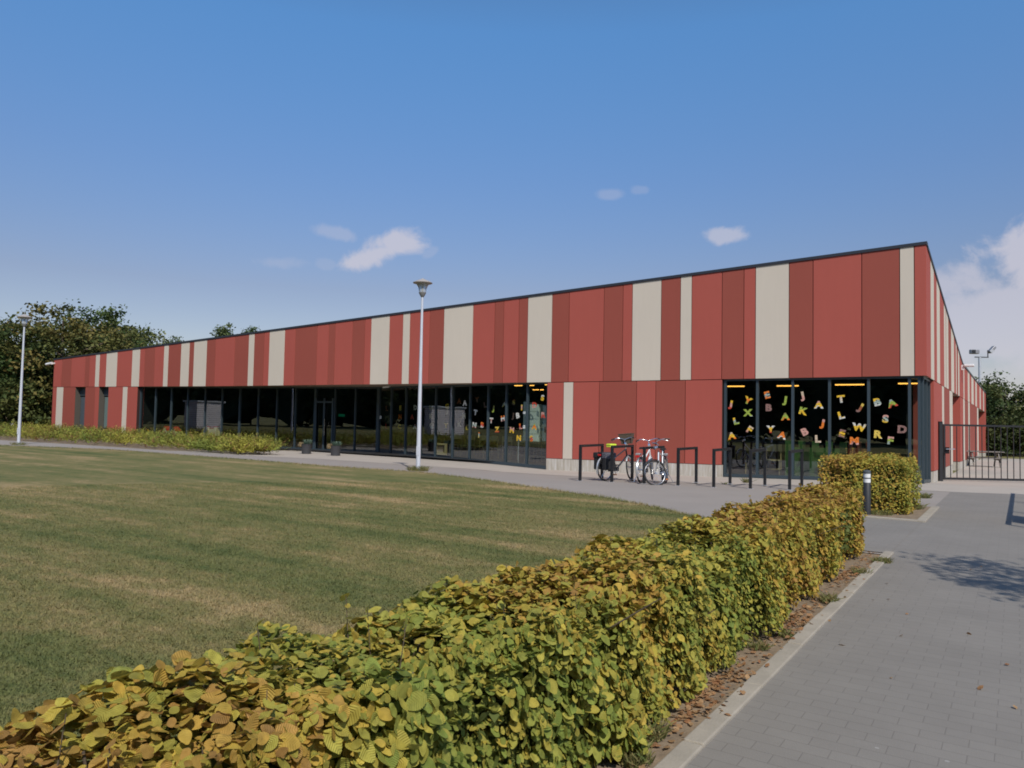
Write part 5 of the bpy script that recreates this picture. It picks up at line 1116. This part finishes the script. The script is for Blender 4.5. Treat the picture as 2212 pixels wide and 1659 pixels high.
# ragged taller grass along the lawn edge and round the lamp foot
Q = []
for i in range(len(LE)-2):
    a, b = LE[i], LE[i+1]
    if b[0] < -34: continue
    L_ = math.hypot(b[0]-a[0], b[1]-a[1]); n_ = int(L_*260); s_ = g.random(n_); x_ = a[0]+(b[0]-a[0])*s_; y_ = a[1]+(b[1]-a[1])*s_+g.normal(size=n_)*.045-.02
    Q.append(np.stack([x_, y_, np.array([zg(p, q)+.004 for p, q in zip(x_, y_)])], 1))
blades('edge_grass', np.concatenate(Q), .07, M_blade, .7, .006, 'ragged grass fringe along the edge of the path')
M_weed = leafmat('weed_leaf', .7, False, .3)
def tuft(cx, cy, r_, n_, h, label, cols=((.12, .17, .05), (.3, .24, .11))):
    a = g.uniform(0, 6.283, n_); rr = r_*np.sqrt(g.random(n_)); P = np.stack([cx+rr*np.cos(a), cy+rr*np.sin(a), np.full(n_, zg(cx, cy))], 1); s_ = g.random((n_, 1)); c_ = np.array(cols[0])*(1-s_)+np.array(cols[1])*s_
    b = g.uniform(0, 6.283, n_); sd2 = np.stack([np.cos(b), np.sin(b), 0*b], 1)*.004; tip = g.normal(size=(n_, 3))*np.array([.55, .55, 0])+np.array([0, 0, 1]); tip = tip*h*g.uniform(.4, 1.2, (n_, 1))
    V = np.stack([P-sd2, P+sd2, P+tip*.6+sd2, P+tip+np.array([0, 0, -.15*h])], 1).reshape(-1, 3)
    o = fastmesh('grass_tuft', V-np.array([cx, cy, 0]), np.arange(n_*4), 4, M_weed, None, col=np.repeat(c_, 4, 0)); o.location = (cx, cy, 0); return tag(o, label, 'grass tuft', 'tufts of grass and weeds')
tuft(LAMPC[0], LAMPC[1], .30, 500, .16, 'tuft of longer grass round the foot of the near street lamp')
x, y, z = G(40, 961); tuft(x, y, .3, 200, .14, 'tuft of grass round the foot of the far street lamp')
for px, py, r_, n_, h, lb in ((1905, 1215, .10, 260, .07, 'dry straw coloured tuft at the far end of the long hedge'), (1860, 1240, .08, 160, .07, 'weedy tuft on the soil near the far end of the kerb'), (1790, 1300, .08, 160, .08, 'green weed tuft where the kerb is overgrown'),
                          (1700, 1375, .06, 110, .06, 'small green tuft creeping over the kerb'), (1640, 1400, .07, 120, .06, 'dry tuft between hedge and middle of the kerb'), (1400, 1590, .08, 260, .09, 'bright green tuft at the foot of the hedge nearest the camera'), (1370, 1645, .08, 200, .08, 'green tuft at the bottom edge of the picture'),
                          (1960, 1100, .25, 600, .14, 'wild grass along the foot of the short hedge'), (1900, 1113, .2, 300, .1, 'grass patch on the soil beside the bollard'), (1990, 1075, .2, 350, .12, 'dry grass at the corner of the short hedge'), (1612, 1043, .10, 120, .15, 'weeds growing from the joint behind the middle bike stand'), (1565, 1046, .06, 50, .08, 'small weed behind the bike stand at the window edge')):
    x, y, z = G(px, py); tuft(x, y, r_, n_, h, lb)
# fallen leaves on the soil strip and paving
def fallen():
    n_ = 2600; y_ = g.uniform(-23, -13.3, n_); kp = g.random(n_) < np.clip(.15+1.1*np.exp(-((y_+19.3)/.5)**2)+.8*np.exp(-((y_+17.2)/.5)**2)+.5*np.exp(-((y_+15)/.5)**2), 0, 1); kp[:60] = True; y_ = y_[kp]; n_ = len(y_); x_ = .5+np.abs(g.normal(size=n_))*.085+.02*(n3(np.stack([y_, y_, y_], 1), 2, 0)); x_[:24] = g.uniform(.8, 2.2, 24)
    P = np.stack([x_, y_, np.where(x_ > .65, np.where(x_ > .785, .008, .026), .002)+g.random(n_)*.006], 1); s_ = g.random((n_, 1)); c_ = np.array([.52, .34, .18])*(1-s_)+np.array([.36, .17, .08])*s_
    nr = g.normal(size=(n_, 3))*.25+np.array([0, 0, 1]); nr /= np.linalg.norm(nr, axis=1)[:, None]; ta = g.normal(size=(n_, 3)); ta -= nr*(ta*nr).sum(1)[:, None]; ta /= np.linalg.norm(ta, axis=1)[:, None]
    V, F, cc, uv = leaf_mesh(P, nr, ta, g.uniform(.02, .05, n_), c_, False); o = fastmesh('fallen_leaves', V, F, 3, M_leaf, None, col=cc, uv=uv); tag(o, 'brown fallen leaves lying between hedge and kerb', 'fallen leaves', kind='stuff')
fallen()
# bird droppings / chalk marks on the paving
q = MB(); 
for i in range(16):
    px, py = g.uniform(1750, 2200), g.uniform(1130, 1600); x, y, z = G(px, py)
    if x < .85: continue
    w_ = g.uniform(.008, .022); n_ = 7; v = [(x+math.cos(k/n_*6.283)*w_*(1.6 if i % 2 else 1)*g.uniform(.6, 1.2), y+math.sin(k/n_*6.283)*w_*g.uniform(.5, 1.2), z+.0035) for k in range(n_)]; q.add(v, [tuple(range(n_))])
o = q.build('paving_stains', mat('chalky_white', (.5, .5, .49), .9)); o['kind'] = 'structure'
# ------------------------------------------------------------------ render
scene.render.engine = 'CYCLES'; scene.cycles.filter_width = 1.8; scene.cycles.max_bounces = 7; scene.cycles.transparent_max_bounces = 12; scene.cycles.caustics_reflective = False; scene.cycles.caustics_refractive = False
